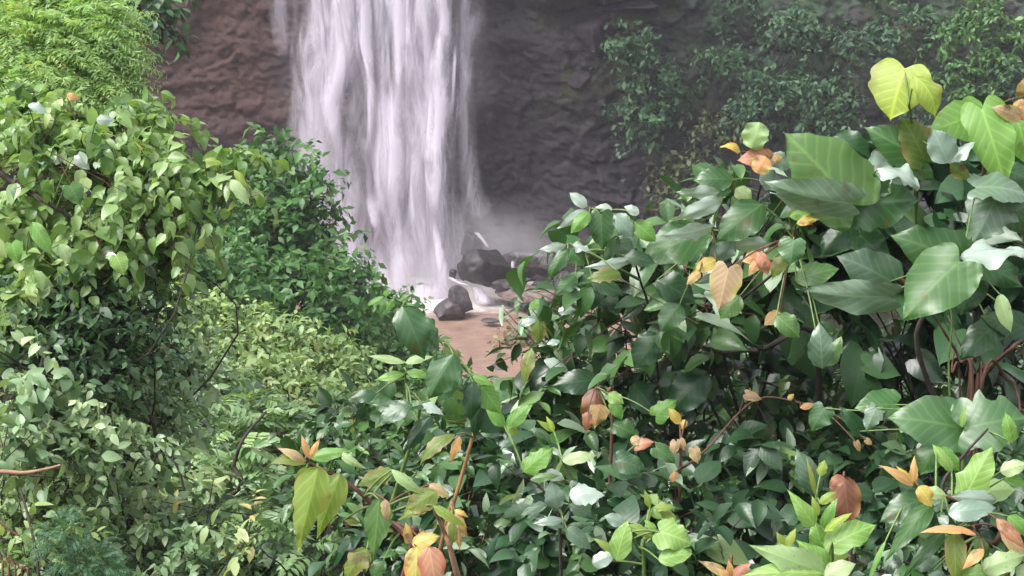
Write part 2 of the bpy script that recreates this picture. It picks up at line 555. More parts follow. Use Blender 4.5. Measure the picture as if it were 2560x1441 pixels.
def build_ground():
    m, nt, ns, ls = mat_new('hillside_soil')
    tc = ns.new('ShaderNodeTexCoord')
    nz = node(ns, 'ShaderNodeTexNoise')
    nz.inputs['Scale'].default_value = 1.6
    nz.inputs['Detail'].default_value = 8
    ls.new(tc.outputs['Object'], nz.inputs['Vector'])
    col = ramp(ns, ls, nz.outputs[0], [(.3, (.008, .007, .005)), (.5, (.014, .016, .008)), (.7, (.018, .028, .01))])
    p = ns.new('ShaderNodeBsdfPrincipled')
    ls.new(col, p.inputs['Base Color'])
    p.inputs['Roughness'].default_value = .95
    p.inputs['Specular IOR Level'].default_value = .1
    bp = ns.new('ShaderNodeBump')
    bp.inputs['Distance'].default_value = .2
    ls.new(nz.outputs[0], bp.inputs['Height'])
    ls.new(bp.outputs[0], p.inputs['Normal'])
    ls.new(p.outputs[0], ns.new('ShaderNodeOutputMaterial').inputs['Surface'])
    xs = np.concatenate([np.linspace(-150, -32, 12), np.linspace(-30, 30, 141), np.linspace(32, 150, 12)])
    ys = np.concatenate([np.linspace(-150, -7, 10), np.linspace(-5, 72, 180)])
    X, Y = np.meshgrid(xs, ys, indexing='ij')
    Z = ground_z(X.ravel(), Y.ravel())
    Z += .35 * (fbm(np.stack([X.ravel() * .5, Y.ravel() * .5, Z * 0], 1), 4, 5) - .5) * sstep(2, 12, Y.ravel())
    V = np.stack([X.ravel(), Y.ravel(), Z], 1)
    structure('hillside_ground', V, grid_faces(len(xs), len(ys)), m)


build_ground()


def build_cliff():
    m, nt, ns, ls = mat_new('wet_basalt_cliff')
    tc = ns.new('ShaderNodeTexCoord')
    sep = ns.new('ShaderNodeSeparateXYZ')
    ls.new(tc.outputs['Object'], sep.inputs[0])

    def noise(scale, detail=6, vec=None, rough=.55):
        n = node(ns, 'ShaderNodeTexNoise')
        n.inputs['Scale'].default_value = scale
        n.inputs['Detail'].default_value = detail
        n.inputs['Roughness'].default_value = rough
        ls.new(vec or tc.outputs['Object'], n.inputs['Vector'])
        return n.outputs[0]
    n1, n2, n3 = noise(.9), noise(5.5, 10, rough=.8), noise(.35, 4)
    col = ramp(ns, ls, n2, [(.3, (.012, .0095, .0135)), (.5, (.025, .02, .028)), (.72, (.052, .042, .056))])
    # rusty iron-red rock towards the low-x side
    red = ramp(ns, ls, n2, [(.3, (.045, .021, .018)), (.5, (.085, .041, .035)), (.7, (.12, .064, .054))])
    fr = mathn(ns, ls, 'MULTIPLY', mathn(ns, ls, 'ADD', mathn(ns, ls, 'MULTIPLY', sep.outputs[0], -1.0), mathn(ns, ls, 'MULTIPLY', mathn(ns, ls, 'SUBTRACT', n1, .5), 5.0)), .28)
    fz = mathn(ns, ls, 'MULTIPLY', mathn(ns, ls, 'SUBTRACT', mathn(ns, ls, 'ADD', sep.outputs[2], mathn(ns, ls, 'MULTIPLY', n3, 4.0)), 4.8), .35, clamp=True)
    fr = mathn(ns, ls, 'MULTIPLY', mathn(ns, ls, 'SUBTRACT', fr, 1.35, clamp=True), fz, clamp=True)
    col = mixc(ns, ls, fr, col, red)
    # moss and algae patches on the high-x side
    mossn = mathn(ns, ls, 'MULTIPLY', mathn(ns, ls, 'SUBTRACT', mathn(ns, ls, 'ADD', mathn(ns, ls, 'MULTIPLY', n1, .7), mathn(ns, ls, 'MULTIPLY', n2, .45)), .57), 9.0, clamp=True)
    sx = mathn(ns, ls, 'MULTIPLY', mathn(ns, ls, 'SUBTRACT', sep.outputs[0], .3), .8, clamp=True)
    sz = mathn(ns, ls, 'MULTIPLY', mathn(ns, ls, 'SUBTRACT', sep.outputs[2], 4.6), .5, clamp=True)
    mossf = mathn(ns, ls, 'MULTIPLY', mathn(ns, ls, 'MULTIPLY', mossn, sx), sz)
    moss = ramp(ns, ls, n2, [(.35, (.035, .05, .014)), (.7, (.085, .1, .026))])
    col = mixc(ns, ls, mathn(ns, ls, 'MULTIPLY', mossf, .85), col, moss)
    n6 = noise(.42, 5, rough=.65)
    gx_ = mathn(ns, ls, 'MULTIPLY', mathn(ns, ls, 'SUBTRACT', sep.outputs[0], 4.2), .3, clamp=True)
    gz_ = mathn(ns, ls, 'MULTIPLY', mathn(ns, ls, 'SUBTRACT', sep.outputs[2], 3.0), .5, clamp=True)
    gm = mathn(ns, ls, 'MULTIPLY', mathn(ns, ls, 'SUBTRACT', mathn(ns, ls, 'ADD', mathn(ns, ls, 'MULTIPLY', n6, .8), mathn(ns, ls, 'MULTIPLY', n2, .3)), .5), 8.0, clamp=True)
    grass = ramp(ns, ls, noise(9, 8, rough=.75), [(.3, (.016, .04, .02)), (.6, (.04, .095, .042)), (.8, (.07, .14, .055))])
    col = mixc(ns, ls, mathn(ns, ls, 'MULTIPLY', mathn(ns, ls, 'MULTIPLY', gm, gx_), gz_), col, grass)
    p = ns.new('ShaderNodeBsdfPrincipled')
    ls.new(col, p.inputs['Base Color'])
    ls.new(mathn(ns, ls, 'ADD', mathn(ns, ls, 'MULTIPLY', n2, .5), .35), p.inputs['Roughness'])
    bp = ns.new('ShaderNodeBump')
    bp.inputs['Strength'].default_value = .6
    bp.inputs['Distance'].default_value = .1
    n5 = noise(7.0, 10, rough=.75)
    ls.new(n5, bp.inputs['Height'])
    ls.new(bp.outputs[0], p.inputs['Normal'])
    ls.new(p.outputs[0], ns.new('ShaderNodeOutputMaterial').inputs['Surface'])
    xs = np.concatenate([np.linspace(-75, -18.5, 60), np.linspace(-18, 20, 520), np.linspace(20.5, 75, 60)])
    zs = np.concatenate([np.linspace(-2, 12, 240), np.linspace(12.2, 19, 40)])
    X, Z = np.meshgrid(xs, zs, indexing='ij')
    x, z = X.ravel(), Z.ravel()
    y = cliff_y(x, z)
    q = np.stack([x, z, 0 * x], 1)
    y = y - 1.3 * (fbm(q * .22, 3, 1) - .5)
    y = y - .5 * (fbm(q * np.array([.35, .9, 1]), 3, 9) - .5)
    wq = q + .55 * np.stack([fbm(q * .8, 2, 20), fbm(q * .8, 2, 30), 0 * x], 1)
    d1, d2, cid = cells(wq * np.array([.75, .9, 1]), 3)
    amp = .3 + .6 * sstep(-2, 4, x)
    y = y - amp * (.42 * (cid - .5) + .07 * sstep(0, .1, d2 - d1))
    d1, d2, cid = cells(wq * np.array([2.3, 2.7, 1]), 8)
    y = y - amp * (.12 * (cid - .5) + .03 * sstep(0, .12, d2 - d1))
    d1, d2, cid = cells(wq * np.array([5.5, 6.5, 1]), 18)
    y = y - .1 * (cid - .5)
    y = y - .07 * (fbm(q * 3.4, 4, 40) - .5)
    y = y - .07 * vnoise(np.stack([z * 1.9 + .5 * np.sin(x * .4) + fbm(q * .6, 2, 77), 0 * x, 0 * x], 1), 91)
    # rock ledge projecting near the top beside the water
    y = y - .9 * sstep(9.0, 9.5, z + .25 * np.sin(x * 1.3)) * sstep(.2, 1.5, x) * sstep(6, 4.6, x)
    V = np.stack([x, y, z], 1)
    structure('rock_cliff', V, grid_faces(len(xs), len(zs))[:, ::-1], m, smooth=False)
    # level ground above the cliff
    xs2 = np.linspace(-75, 75, 30)
    top = np.stack([xs2, cliff_y(xs2, 19) - .6, np.full(30, 19.0)], 1)
    back = top + np.array([0, 120, 4])
    structure('plateau_ground', np.stack([top, back], 1).reshape(-1, 3), grid_faces(30, 2), bpy.data.materials['hillside_soil'])


build_cliff()


# ------------------------------------------------------------------ pool
def build_pool():
    m, nt, ns, ls = mat_new('muddy_pool_water')
    tc = ns.new('ShaderNodeTexCoord')
    nz = node(ns, 'ShaderNodeTexNoise')
    nz.inputs['Scale'].default_value = 2.2
    nz.inputs['Detail'].default_value = 6
    ls.new(tc.outputs['Object'], nz.inputs['Vector'])
    col = ramp(ns, ls, nz.outputs[0], [(.3, (.22, .145, .11)), (.55, (.29, .19, .15)), (.7, (.35, .235, .19))])
    # foam drifting out from where the falls land
    d = node(ns, 'ShaderNodeVectorMath', operation='DISTANCE')
    ls.new(tc.outputs['Object'], d.inputs[0])
    d.inputs[1].default_value = (-1.9, 60.6, 0)
    mp = node(ns, 'ShaderNodeMapping')
    mp.inputs['Scale'].default_value = (1.0, 2.6, 1)
    ls.new(tc.outputs['Object'], mp.inputs[0])
    nf = node(ns, 'ShaderNodeTexNoise')
    nf.inputs['Scale'].default_value = 2.4
    nf.inputs['Detail'].default_value = 8
    nf.inputs['Roughness'].default_value = .7
    ls.new(mp.outputs[0], nf.inputs['Vector'])
    f = mathn(ns, ls, 'SUBTRACT', mathn(ns, ls, 'ADD', mathn(ns, ls, 'MULTIPLY', nf.outputs[0], 2.4), .1), mathn(ns, ls, 'MULTIPLY', d.outputs['Value'], .36))
    f = mathn(ns, ls, 'MULTIPLY', f, 2.2, clamp=True)
    col = mixc(ns, ls, f, col, (.72, .66, .66))
    p = ns.new('ShaderNodeBsdfPrincipled')
    ls.new(col, p.inputs['Base Color'])
    p.inputs['Roughness'].default_value = .28
    p.inputs['Specular IOR Level'].default_value = .35
    bp = ns.new('ShaderNodeBump')
    bp.inputs['Strength'].default_value = .7
    bp.inputs['Distance'].default_value = .08
    ls.new(nf.outputs[0], bp.inputs['Height'])
    ls.new(bp.outputs[0], p.inputs['Normal'])
    ls.new(p.outputs[0], ns.new('ShaderNodeOutputMaterial').inputs['Surface'])
    xs, ys = np.linspace(-14, 14, 60), np.linspace(46, 66, 50)
    X, Y = np.meshgrid(xs, ys, indexing='ij')
    Z = .03 * fbm(np.stack([X.ravel() * 1.5, Y.ravel() * 1.5, 0 * X.ravel()], 1), 3, 4)
    structure('pool_water', np.stack([X.ravel(), Y.ravel(), Z], 1), grid_faces(60, 50), m)


build_pool()


# ------------------------------------------------------------------ waterfall
def build_fall():
    m, nt, ns, ls = mat_new('falling_white_water')
    uv = ns.new('ShaderNodeUVMap')
    sep = ns.new('ShaderNodeSeparateXYZ')
    ls.new(uv.outputs[0], sep.inputs[0])
    geo = ns.new('ShaderNodeTexCoord')
    a_d = node(ns, 'ShaderNodeAttribute', attribute_name='dens')
    a_s = node(ns, 'ShaderNodeAttribute', attribute_name='soft')
    mp = node(ns, 'ShaderNodeMapping')
    mp.inputs['Scale'].default_value = (2.3, 1.2, .4)
    ls.new(geo.outputs['Object'], mp.inputs[0])
    st = node(ns, 'ShaderNodeTexNoise')
    st.inputs['Scale'].default_value = 1.0
    st.inputs['Detail'].default_value = 7
    st.inputs['Roughness'].default_value = .62
    st.inputs['Distortion'].default_value = .7
    ls.new(mp.outputs[0], st.inputs['Vector'])
    mp2 = node(ns, 'ShaderNodeMapping')
    mp2.inputs['Scale'].default_value = (9, 6, 1.9)
    ls.new(geo.outputs['Object'], mp2.inputs[0])
    s2 = node(ns, 'ShaderNodeTexNoise')
    s2.inputs['Scale'].default_value = 1.0
    s2.inputs['Detail'].default_value = 5
    ls.new(mp2.outputs[0], s2.inputs['Vector'])
    # edge fall-off across the strand, ragged by the streaks
    ax = mathn(ns, ls, 'ABSOLUTE', mathn(ns, ls, 'MULTIPLY', mathn(ns, ls, 'SUBTRACT', sep.outputs[0], .5), 2.0))
    edge = mathn(ns, ls, 'SUBTRACT', 1.0, ax)
    edge = mathn(ns, ls, 'ADD', edge, mathn(ns, ls, 'MULTIPLY', mathn(ns, ls, 'SUBTRACT', st.outputs[0], .5), 1.1))
    edge = mathn(ns, ls, 'DIVIDE', edge, a_s.outputs['Fac'], clamp=True)
    edge = mathn(ns, ls, 'MULTIPLY', edge, mathn(ns, ls, 'MULTIPLY', mathn(ns, ls, 'SUBTRACT', 1.0, ax), 8.0, clamp=True))
    body = mathn(ns, ls, 'ADD', mathn(ns, ls, 'MULTIPLY', mathn(ns, ls, 'SUBTRACT', st.outputs[0], .45), 3.2), mathn(ns, ls, 'MULTIPLY', s2.outputs[0], .3), clamp=True)
    body = mathn(ns, ls, 'ADD', mathn(ns, ls, 'MULTIPLY', body, .62), .38)
    al = mathn(ns, ls, 'MULTIPLY', mathn(ns, ls, 'MULTIPLY', edge, body), a_d.outputs['Fac'], clamp=True)
    p = ns.new('ShaderNodeBsdfDiffuse')
    p.inputs['Color'].default_value = (.93, .865, .99, 1)
    t = ns.new('ShaderNodeBsdfTranslucent')
    t.inputs['Color'].default_value = (.93, .865, .99, 1)
    mx = ns.new('ShaderNodeMixShader')
    mx.inputs[0].default_value = .4
    ls.new(p.outputs[0], mx.inputs[1])
    ls.new(t.outputs[0], mx.inputs[2])
    tr = ns.new('ShaderNodeBsdfTransparent')
    fin = ns.new('ShaderNodeMixShader')
    ls.new(al, fin.inputs[0])
    ls.new(tr.outputs[0], fin.inputs[1])
    ls.new(mx.outputs[0], fin.inputs[2])
    ls.new(fin.outputs[0], ns.new('ShaderNodeOutputMaterial').inputs['Surface'])

    V, F, U, Dn, Sf = [], [], [], [], []
    cnt = 0

    def strand(pts, dens, soft, y0, bulge=.35, fade=(0, 0), top=False):
        """pts: (px, py, width px) down the strand, which hangs about y0"""
        nonlocal cnt
        pts = np.array(pts, float)
        nn = max(8, int((pts[-1, 1] - pts[0, 1]) / 14))
        s = spline(pts, nn)
        W3 = np.array([aty(a, b, y0) for a, b, _ in s])
        wd = s[:, 2] * PX * 61
        dens *= 1.35
        if top:      # the same strand carries on up out of the picture
            up = W3[0] + np.outer(np.linspace(9.6, .8, 14), UP)
            up[:, 0] += .1 * np.sin(up[:, 2] * .7 + pts[0, 0])
            W3 = np.concatenate([up, W3])
            wd = np.concatenate([np.linspace(wd[0] * .8, wd[0], 14), wd])
        n = len(W3)
        cols = np.linspace(-1, 1, 9)
        vv = np.concatenate([[0], np.cumsum(np.linalg.norm(np.diff(W3, axis=0), axis=1))])
        f = np.ones(n)
        if fade[0]:
            f *= sstep(0, fade[0], vv)
        if fade[1]:
            f *= sstep(0, fade[1], vv[-1] - vv)
        wob = .12 * (fbm(np.stack([vv * .5, np.full(n, y0 * 3.1), np.full(n, pts[0, 0] * .01)], 1), 3, 2) - .5)
        P = W3[:, None, :] + np.stack([cols[None] * wd[:, None] / 2 + wob[:, None], -bulge * wd[:, None] * np.cos(cols * 1.5)[None] * np.ones((n, 1)), np.zeros((n, 9))], 2)
        V.append(P.reshape(-1, 3))
        F.append(grid_faces(n, 9) + cnt)
        u = np.tile((cols + 1) / 2, (n, 1))
        U.append(np.stack([u, np.repeat(vv[:, None], 9, 1)], 2).reshape(-1, 2))
        Dn.append(np.repeat(dens * f, 9))
        Sf.append(np.full(n * 9, soft))
        cnt += n * 9

    S = strand
    # wide veils of spray, back to front
    S([(960, 0, 560), (960, 300, 480), (970, 600, 430), (1010, 780, 330)], .8, 1.1, 61.2, .12, top=True)
    S([(835, 0, 170), (815, 180, 170), (800, 320, 180), (840, 470, 200), (880, 600, 190), (940, 740, 170)], 1.05, 1.0, 60.9, .2, top=True)
    S([(1060, 0, 280), (1050, 300, 240), (1060, 560, 220), (1075, 770, 190)], .85, 1.0, 60.8, .2, top=True)
    # side veils
    S([(690, -20, 50), (700, 60, 60), (715, 160, 50)], .35, .8, 61.4, .1, (0, 1.0), top=True)
    S([(800, 120, 70), (790, 300, 110), (800, 420, 130), (830, 560, 120)], .5, 1.0, 60.7, .2, (1, 1))
    S([(1190, 20, 55), (1172, 110, 50), (1165, 250, 50), (1172, 420, 56), (1195, 530, 90), (1220, 590, 120)], .55, 1.0, 60.8, .2, (.5, 1.4))
    # the main ropes of water
    S([(862, 0, 95), (868, 100, 90), (855, 180, 80), (832, 250, 60), (835, 320, 50), (850, 380, 40), (862, 430, 24)], 1.25, .75, 60.4, .2, (0, 2.2), top=True)
    S([(905, -10, 46), (912, 90, 40), (925, 180, 26), (930, 260, 22), (928, 330, 20), (918, 380, 14)], 1.3, .6, 60.3, .2, (0, 2), top=True)
    S([(1000, -10, 70), (1000, 80, 60), (998, 190, 50), (990, 300, 62), (985, 420, 70), (990, 520, 62), (1005, 600, 40)], 1.2, .8, 60.3, .2, (0, 3), top=True)
    S([(955, 170, 40), (965, 300, 60), (960, 420, 66), (955, 520, 52), (945, 590, 36)], 1.0, .8, 60.5, .2, (1.5, 2.2))
    S([(1058, -10, 26), (1064, 60, 22), (1070, 150, 30), (1085, 260, 60), (1080, 380, 60), (1078, 420, 30)], 1.5, .4, 60.4, .3, (0, .4), top=True)
    S([(1105, -10, 60), (1110, 60, 40), (1095, 180, 60), (1100, 260, 60), (1095, 350, 50), (1090, 460, 62), (1100, 540, 50), (1106, 600, 24)], 1.2, .75, 60.2, .2, (0, 2.4), top=True)
    S([(1140, 90, 12), (1134, 180, 13), (1128, 280, 12), (1124, 330, 9)], .9, .8, 60.3, .2, (.8, 1.4))
    S([(1088, 540, 20), (1095, 610, 24), (1105, 680, 40), (1110, 760, 70)], 1.3, .7, 60.0, .2, (.9, 0))
    S([(925, 480, 40), (935, 540, 34), (948, 590, 20)], 1.4, .5, 60.0, .3, (.5, .8))
    S([(880, 430, 50), (875, 520, 56), (878, 600, 50), (888, 690, 46), (920, 760, 50)], 1.1, .8, 60.3, .2, (1.5, 0))
    S([(1005, 560, 50), (1000, 640, 56), (1000, 700, 80), (1010, 780, 130)], 1.1, .8, 60.2, .2, (1.5, 0))
    S([(950, 640, 26), (960, 700, 50), (985, 780, 100)], 1.2, .6, 60.1, .3, (.5, 0))
    S([(1075, 690, 80), (1070, 740, 130), (1075, 790, 150)], 1.3, .7, 59.8, .3, (.5, 0))
    # thin runs over the boulders
    S([(1185, 578, 14), (1205, 600, 12), (1222, 622, 9)], 1.4, .5, 59.6, .3, (.1, .1))
    S([(1120, 690, 16), (1150, 708, 18), (1200, 716, 14)], 1.4, .5, 58.6, .3, (.1, .1))
    S([(1282, 650, 10), (1282, 670, 9), (1290, 690, 8)], 1.3, .5, 58.6, .3, (.1, .1))
    S([(1190, 715, 26), (1200, 735, 34), (1215, 760, 60)], 1.1, .6, 58.4, .3, (.1, .2))
    S([(1300, 625, 110), (1330, 640, 120)], .5, .9, 59.0, .2, (.1, .1))
    o = structure('waterfall', np.concatenate(V), np.concatenate(F), m, uv=np.concatenate(U),
                  attrs={'dens': np.concatenate(Dn), 'soft': np.concatenate(Sf)})
    o['label'] = 'white waterfall streaming down the dark cliff into the muddy pool'


build_fall()


def build_mist():
    """spray hanging in the air about the foot of the falls: closed box of uneven vapour"""
    m, nt, ns, ls = mat_new('spray_vapour')
    tc = ns.new('ShaderNodeTexCoord')

    def puff(c, r):
        v = node(ns, 'ShaderNodeVectorMath', operation='SUBTRACT')
        ls.new(tc.outputs['Object'], v.inputs[0])
        v.inputs[1].default_value = c
        d = node(ns, 'ShaderNodeVectorMath', operation='DIVIDE')
        ls.new(v.outputs[0], d.inputs[0])
        d.inputs[1].default_value = r
        l = node(ns, 'ShaderNodeVectorMath', operation='LENGTH')
        ls.new(d.outputs[0], l.inputs[0])
        f = mathn(ns, ls, 'SUBTRACT', 1.0, l.outputs['Value'], clamp=True)
        return mathn(ns, ls, 'MULTIPLY', f, f)
    tot = None
    for px, py, y, r, k in ((1230, 610, 59.8, (2.8, 1.6, 1.9), .75), (1010, 700, 59.6, (2.8, 1.5, 1.8), 1.0), (800, 440, 60, (2.0, 1.5, 3.6), .8),
                            (1330, 620, 59.8, (2.4, 1.3, 1.2), .5), (1060, 700, 59.2, (2.4, 1.0, 1.0), .3), (760, 180, 60.6, (1.8, 1.0, 3.5), .2), (1200, 150, 60.8, (.9, .8, 3.0), .25)):
        f = mathn(ns, ls, 'MULTIPLY', puff(tuple(aty(px, py, y)), r), k)
        tot = f if tot is None else mathn(ns, ls, 'ADD', tot, f)
    nz = node(ns, 'ShaderNodeTexNoise')
    nz.inputs['Scale'].default_value = .9
    nz.inputs['Detail'].default_value = 3
    ls.new(tc.outputs['Object'], nz.inputs['Vector'])
    den = mathn(ns, ls, 'MULTIPLY', tot, mathn(ns, ls, 'MULTIPLY', mathn(ns, ls, 'SUBTRACT', nz.outputs[0], .2), 3.0, clamp=True))
    v = ns.new('ShaderNodeVolumePrincipled')
    v.inputs['Color'].default_value = (.93, .9, .95, 1)
    v.inputs['Anisotropy'].default_value = .2
    ls.new(den, v.inputs['Density'])
    ls.new(v.outputs[0], ns.new('ShaderNodeOutputMaterial').inputs['Volume'])
    lo, hi = aty(560, 820, 58), aty(1620, -60, 58)
    x0, x1, y0, y1, z0, z1 = lo[0], hi[0], 57.6, 62.0, .15, hi[2] + 1
    V = [(x, y, z) for x in (x0, x1) for y in (y0, y1) for z in (z0, z1)]
    F = [(0, 1, 3, 2), (4, 6, 7, 5), (0, 4, 5, 1), (2, 3, 7, 6), (0, 2, 6, 4), (1, 5, 7, 3)]
    tag(link_mesh('spray_mist', V, F, m, smooth=False), kind='stuff')


build_mist()


# ------------------------------------------------------------------ boulders
def rock_material(name, a, b, c):
    m, nt, ns, ls = mat_new(name)
    tc = ns.new('ShaderNodeTexCoord')
    nz = node(ns, 'ShaderNodeTexNoise')
    nz.inputs['Scale'].default_value = 3.5
    nz.inputs['Detail'].default_value = 9
    nz.inputs['Roughness'].default_value = .65
    ls.new(tc.outputs['Object'], nz.inputs['Vector'])
    col = ramp(ns, ls, nz.outputs[0], [(.3, a), (.5, b), (.72, c)])
    p = ns.new('ShaderNodeBsdfPrincipled')
    ls.new(col, p.inputs['Base Color'])
    p.inputs['Roughness'].default_value = .55
    bp = ns.new('ShaderNodeBump')
    bp.inputs['Strength'].default_value = .6
    bp.inputs['Distance'].default_value = .06
    ls.new(nz.outputs[0], bp.inputs['Height'])
    ls.new(bp.outputs[0], p.inputs['Normal'])
    ls.new(p.outputs[0], ns.new('ShaderNodeOutputMaterial').inputs['Surface'])
    return m


M['rockdark'] = rock_material('wet_dark_rock', (.01, .0085, .01), (.022, .019, .022), (.042, .036, .041))
M['rockgrey'] = rock_material('grey_purple_rock', (.03, .025, .028), (.06, .05, .055), (.095, .08, .087))
M['rockbrown'] = rock_material('mud_stained_rock', (.08, .05, .045), (.14, .095, .085), (.2, .14, .125))


def icosphere(sub):
    import bmesh
    bm = bmesh.new()
    bmesh.ops.create_icosphere(bm, subdivisions=sub, radius=1)
    V = np.array([v.co[:] for v in bm.verts])
    F = np.array([[v.index for v in f.verts] for f in bm.faces])
    bm.free()
    return V, F


ICO = icosphere(5)


def boulder(label, px, py, w, h, mat, y, seed, depth=None, rot=0, cuts=12):
    """box of the rock in the photo centred at px, py with size w x h pixels, y metres off"""
    rng = np.random.default_rng(seed)
    c = aty(px, py, y)
    k = PX * y
    V = ICO[0].copy()
    for _ in range(cuts):           # planar fracture faces
        n = nrm(rng.normal(size=3) * np.array([1, 1, .8]))
        o = rng.uniform(.5, .8)
        dd = V @ n - o
        V = V - np.outer(np.clip(dd, 0, None) * .85, n)
    V = V / np.abs(V).max(0)
    V *= 1 + .22 * (fbm(V * 1.8 + seed, 4, seed) - .5)[:, None]
    V *= 1 + .1 * (fbm(V * 6 + seed, 3, seed) - .5)[:, None]
    hw, hh = w * k / 2, h * k / 2
    V = V * np.array([hw, depth or hw * .9, hh])
    if rot:
        cr, sr = math.cos(rot), math.sin(rot)
        V = np.stack([V[:, 0] * cr - V[:, 2] * sr, V[:, 1], V[:, 0] * sr + V[:, 2] * cr], 1)
    o = link_mesh('boulder', V, ICO[1], M[mat], smooth=mat != 'cliffrock')
    o.location = c
    return tag(o, label, 'rock', 'boulders at the foot of the falls')


boulder('large dark rounded boulder with spray running over its crown', 1218, 674, 136, 112, 'rockdark', 58.7, 3, cuts=10)
boulder('dark wedge of rock leaning against the big rounded boulder', 1163, 672, 60, 60, 'rockdark', 59.2, 4)
boulder('small dark knob of rock at the edge of the falling water', 1131, 690, 22, 36, 'rockdark', 58.9, 5)
boulder('square-topped grey boulder standing in the pool', 1150, 752, 68, 84, 'rockgrey', 57.0, 16, cuts=12)
boulder('low grey boulder sloping down into the muddy pool', 1116, 782, 96, 76, 'rockgrey', 56.6, 7, cuts=10)
boulder('slanted dark slab with a white runnel down its face', 1178, 612, 62, 70, 'rockdark', 60.0, 8, rot=-.5)
boulder('blocky dark rock with a thin white trickle beside it', 1312, 664, 76, 66, 'rockdark', 59.4, 19)
boulder('dark rock in the mist between the trickle and the big boulder', 1274, 650, 40, 44, 'rockdark', 59.6, 10)
boulder('shadowy rock behind the glossy leafy sprig', 1376, 664, 84, 84, 'rockdark', 59.2, 11)
boulder('flat grey rock lying in front of the dark boulders', 1268, 708, 120, 36, 'rockgrey', 58.6, 12)
boulder('dark flat stone on the brown bank behind the foam', 1352, 714, 60, 34, 'rockdark', 58.4, 13)
boulder('small square brown stone on the bank of the pool', 1324, 750, 32, 24, 'rockbrown', 57.2, 14)
boulder('mud brown rock bank sloping behind the pool', 1330, 732, 190, 40, 'rockbrown', 58.0, 15)
boulder('tiny dark stone poking out of the foamy water', 1253, 788, 24, 12, 'rockdark', 56.2, 21)
boulder('long thin stone just breaking the muddy water', 1226, 802, 50, 12, 'rockgrey', 55.6, 22)
boulder('tiny dark stone beside the brown bank', 1307, 774, 20, 16, 'rockdark', 56.4, 23)
boulder('low purple grey rock at the near edge of the pool', 1232, 890, 76, 40, 'rockgrey', 52.4, 24)
boulder('rounded stone partly hidden by leaves at the pool edge', 1252, 930, 60, 50, 'rockgrey', 50.6, 25)
boulder('rough brown rock among dead leaves beside the pool', 1300, 850, 90, 90, 'rockbrown', 53.4, 26)
boulder('dark wall of rock closing the pool behind the leafy shrub', 1410, 724, 60, 100, 'rockdark', 58.6, 27)


def outcrop(label, px, py, w, h, seed, cuts=15):
    p = on_cliff(px, py, -.05)
    o = boulder(label, px, py, w, h, 'cliffrock', p[1], seed, cuts=cuts)
    o.name = 'rock_outcrop'
    o['group'] = 'rocks standing proud of the cliff face'


M['cliffrock'] = rock_material('cliff_outcrop_rock', (.014, .011, .015), (.03, .024, .032), (.055, .045, .057))
M['cliffrock'].node_tree.nodes['Principled BSDF'].inputs['Roughness'].default_value = .85
outcrop('big dark square block jutting from the cliff below the mossy ledge', 1490, 85, 120, 130, 41)
outcrop('long flat rock ledge at the top of the picture above the square block', 1555, 12, 190, 50, 42)
outcrop('smaller angular block on the cliff under the square block', 1450, 200, 66, 56, 44)
outcrop('pale stone stuck in the bare dark cliff beside the water', 1222, 298, 34, 44, 45)


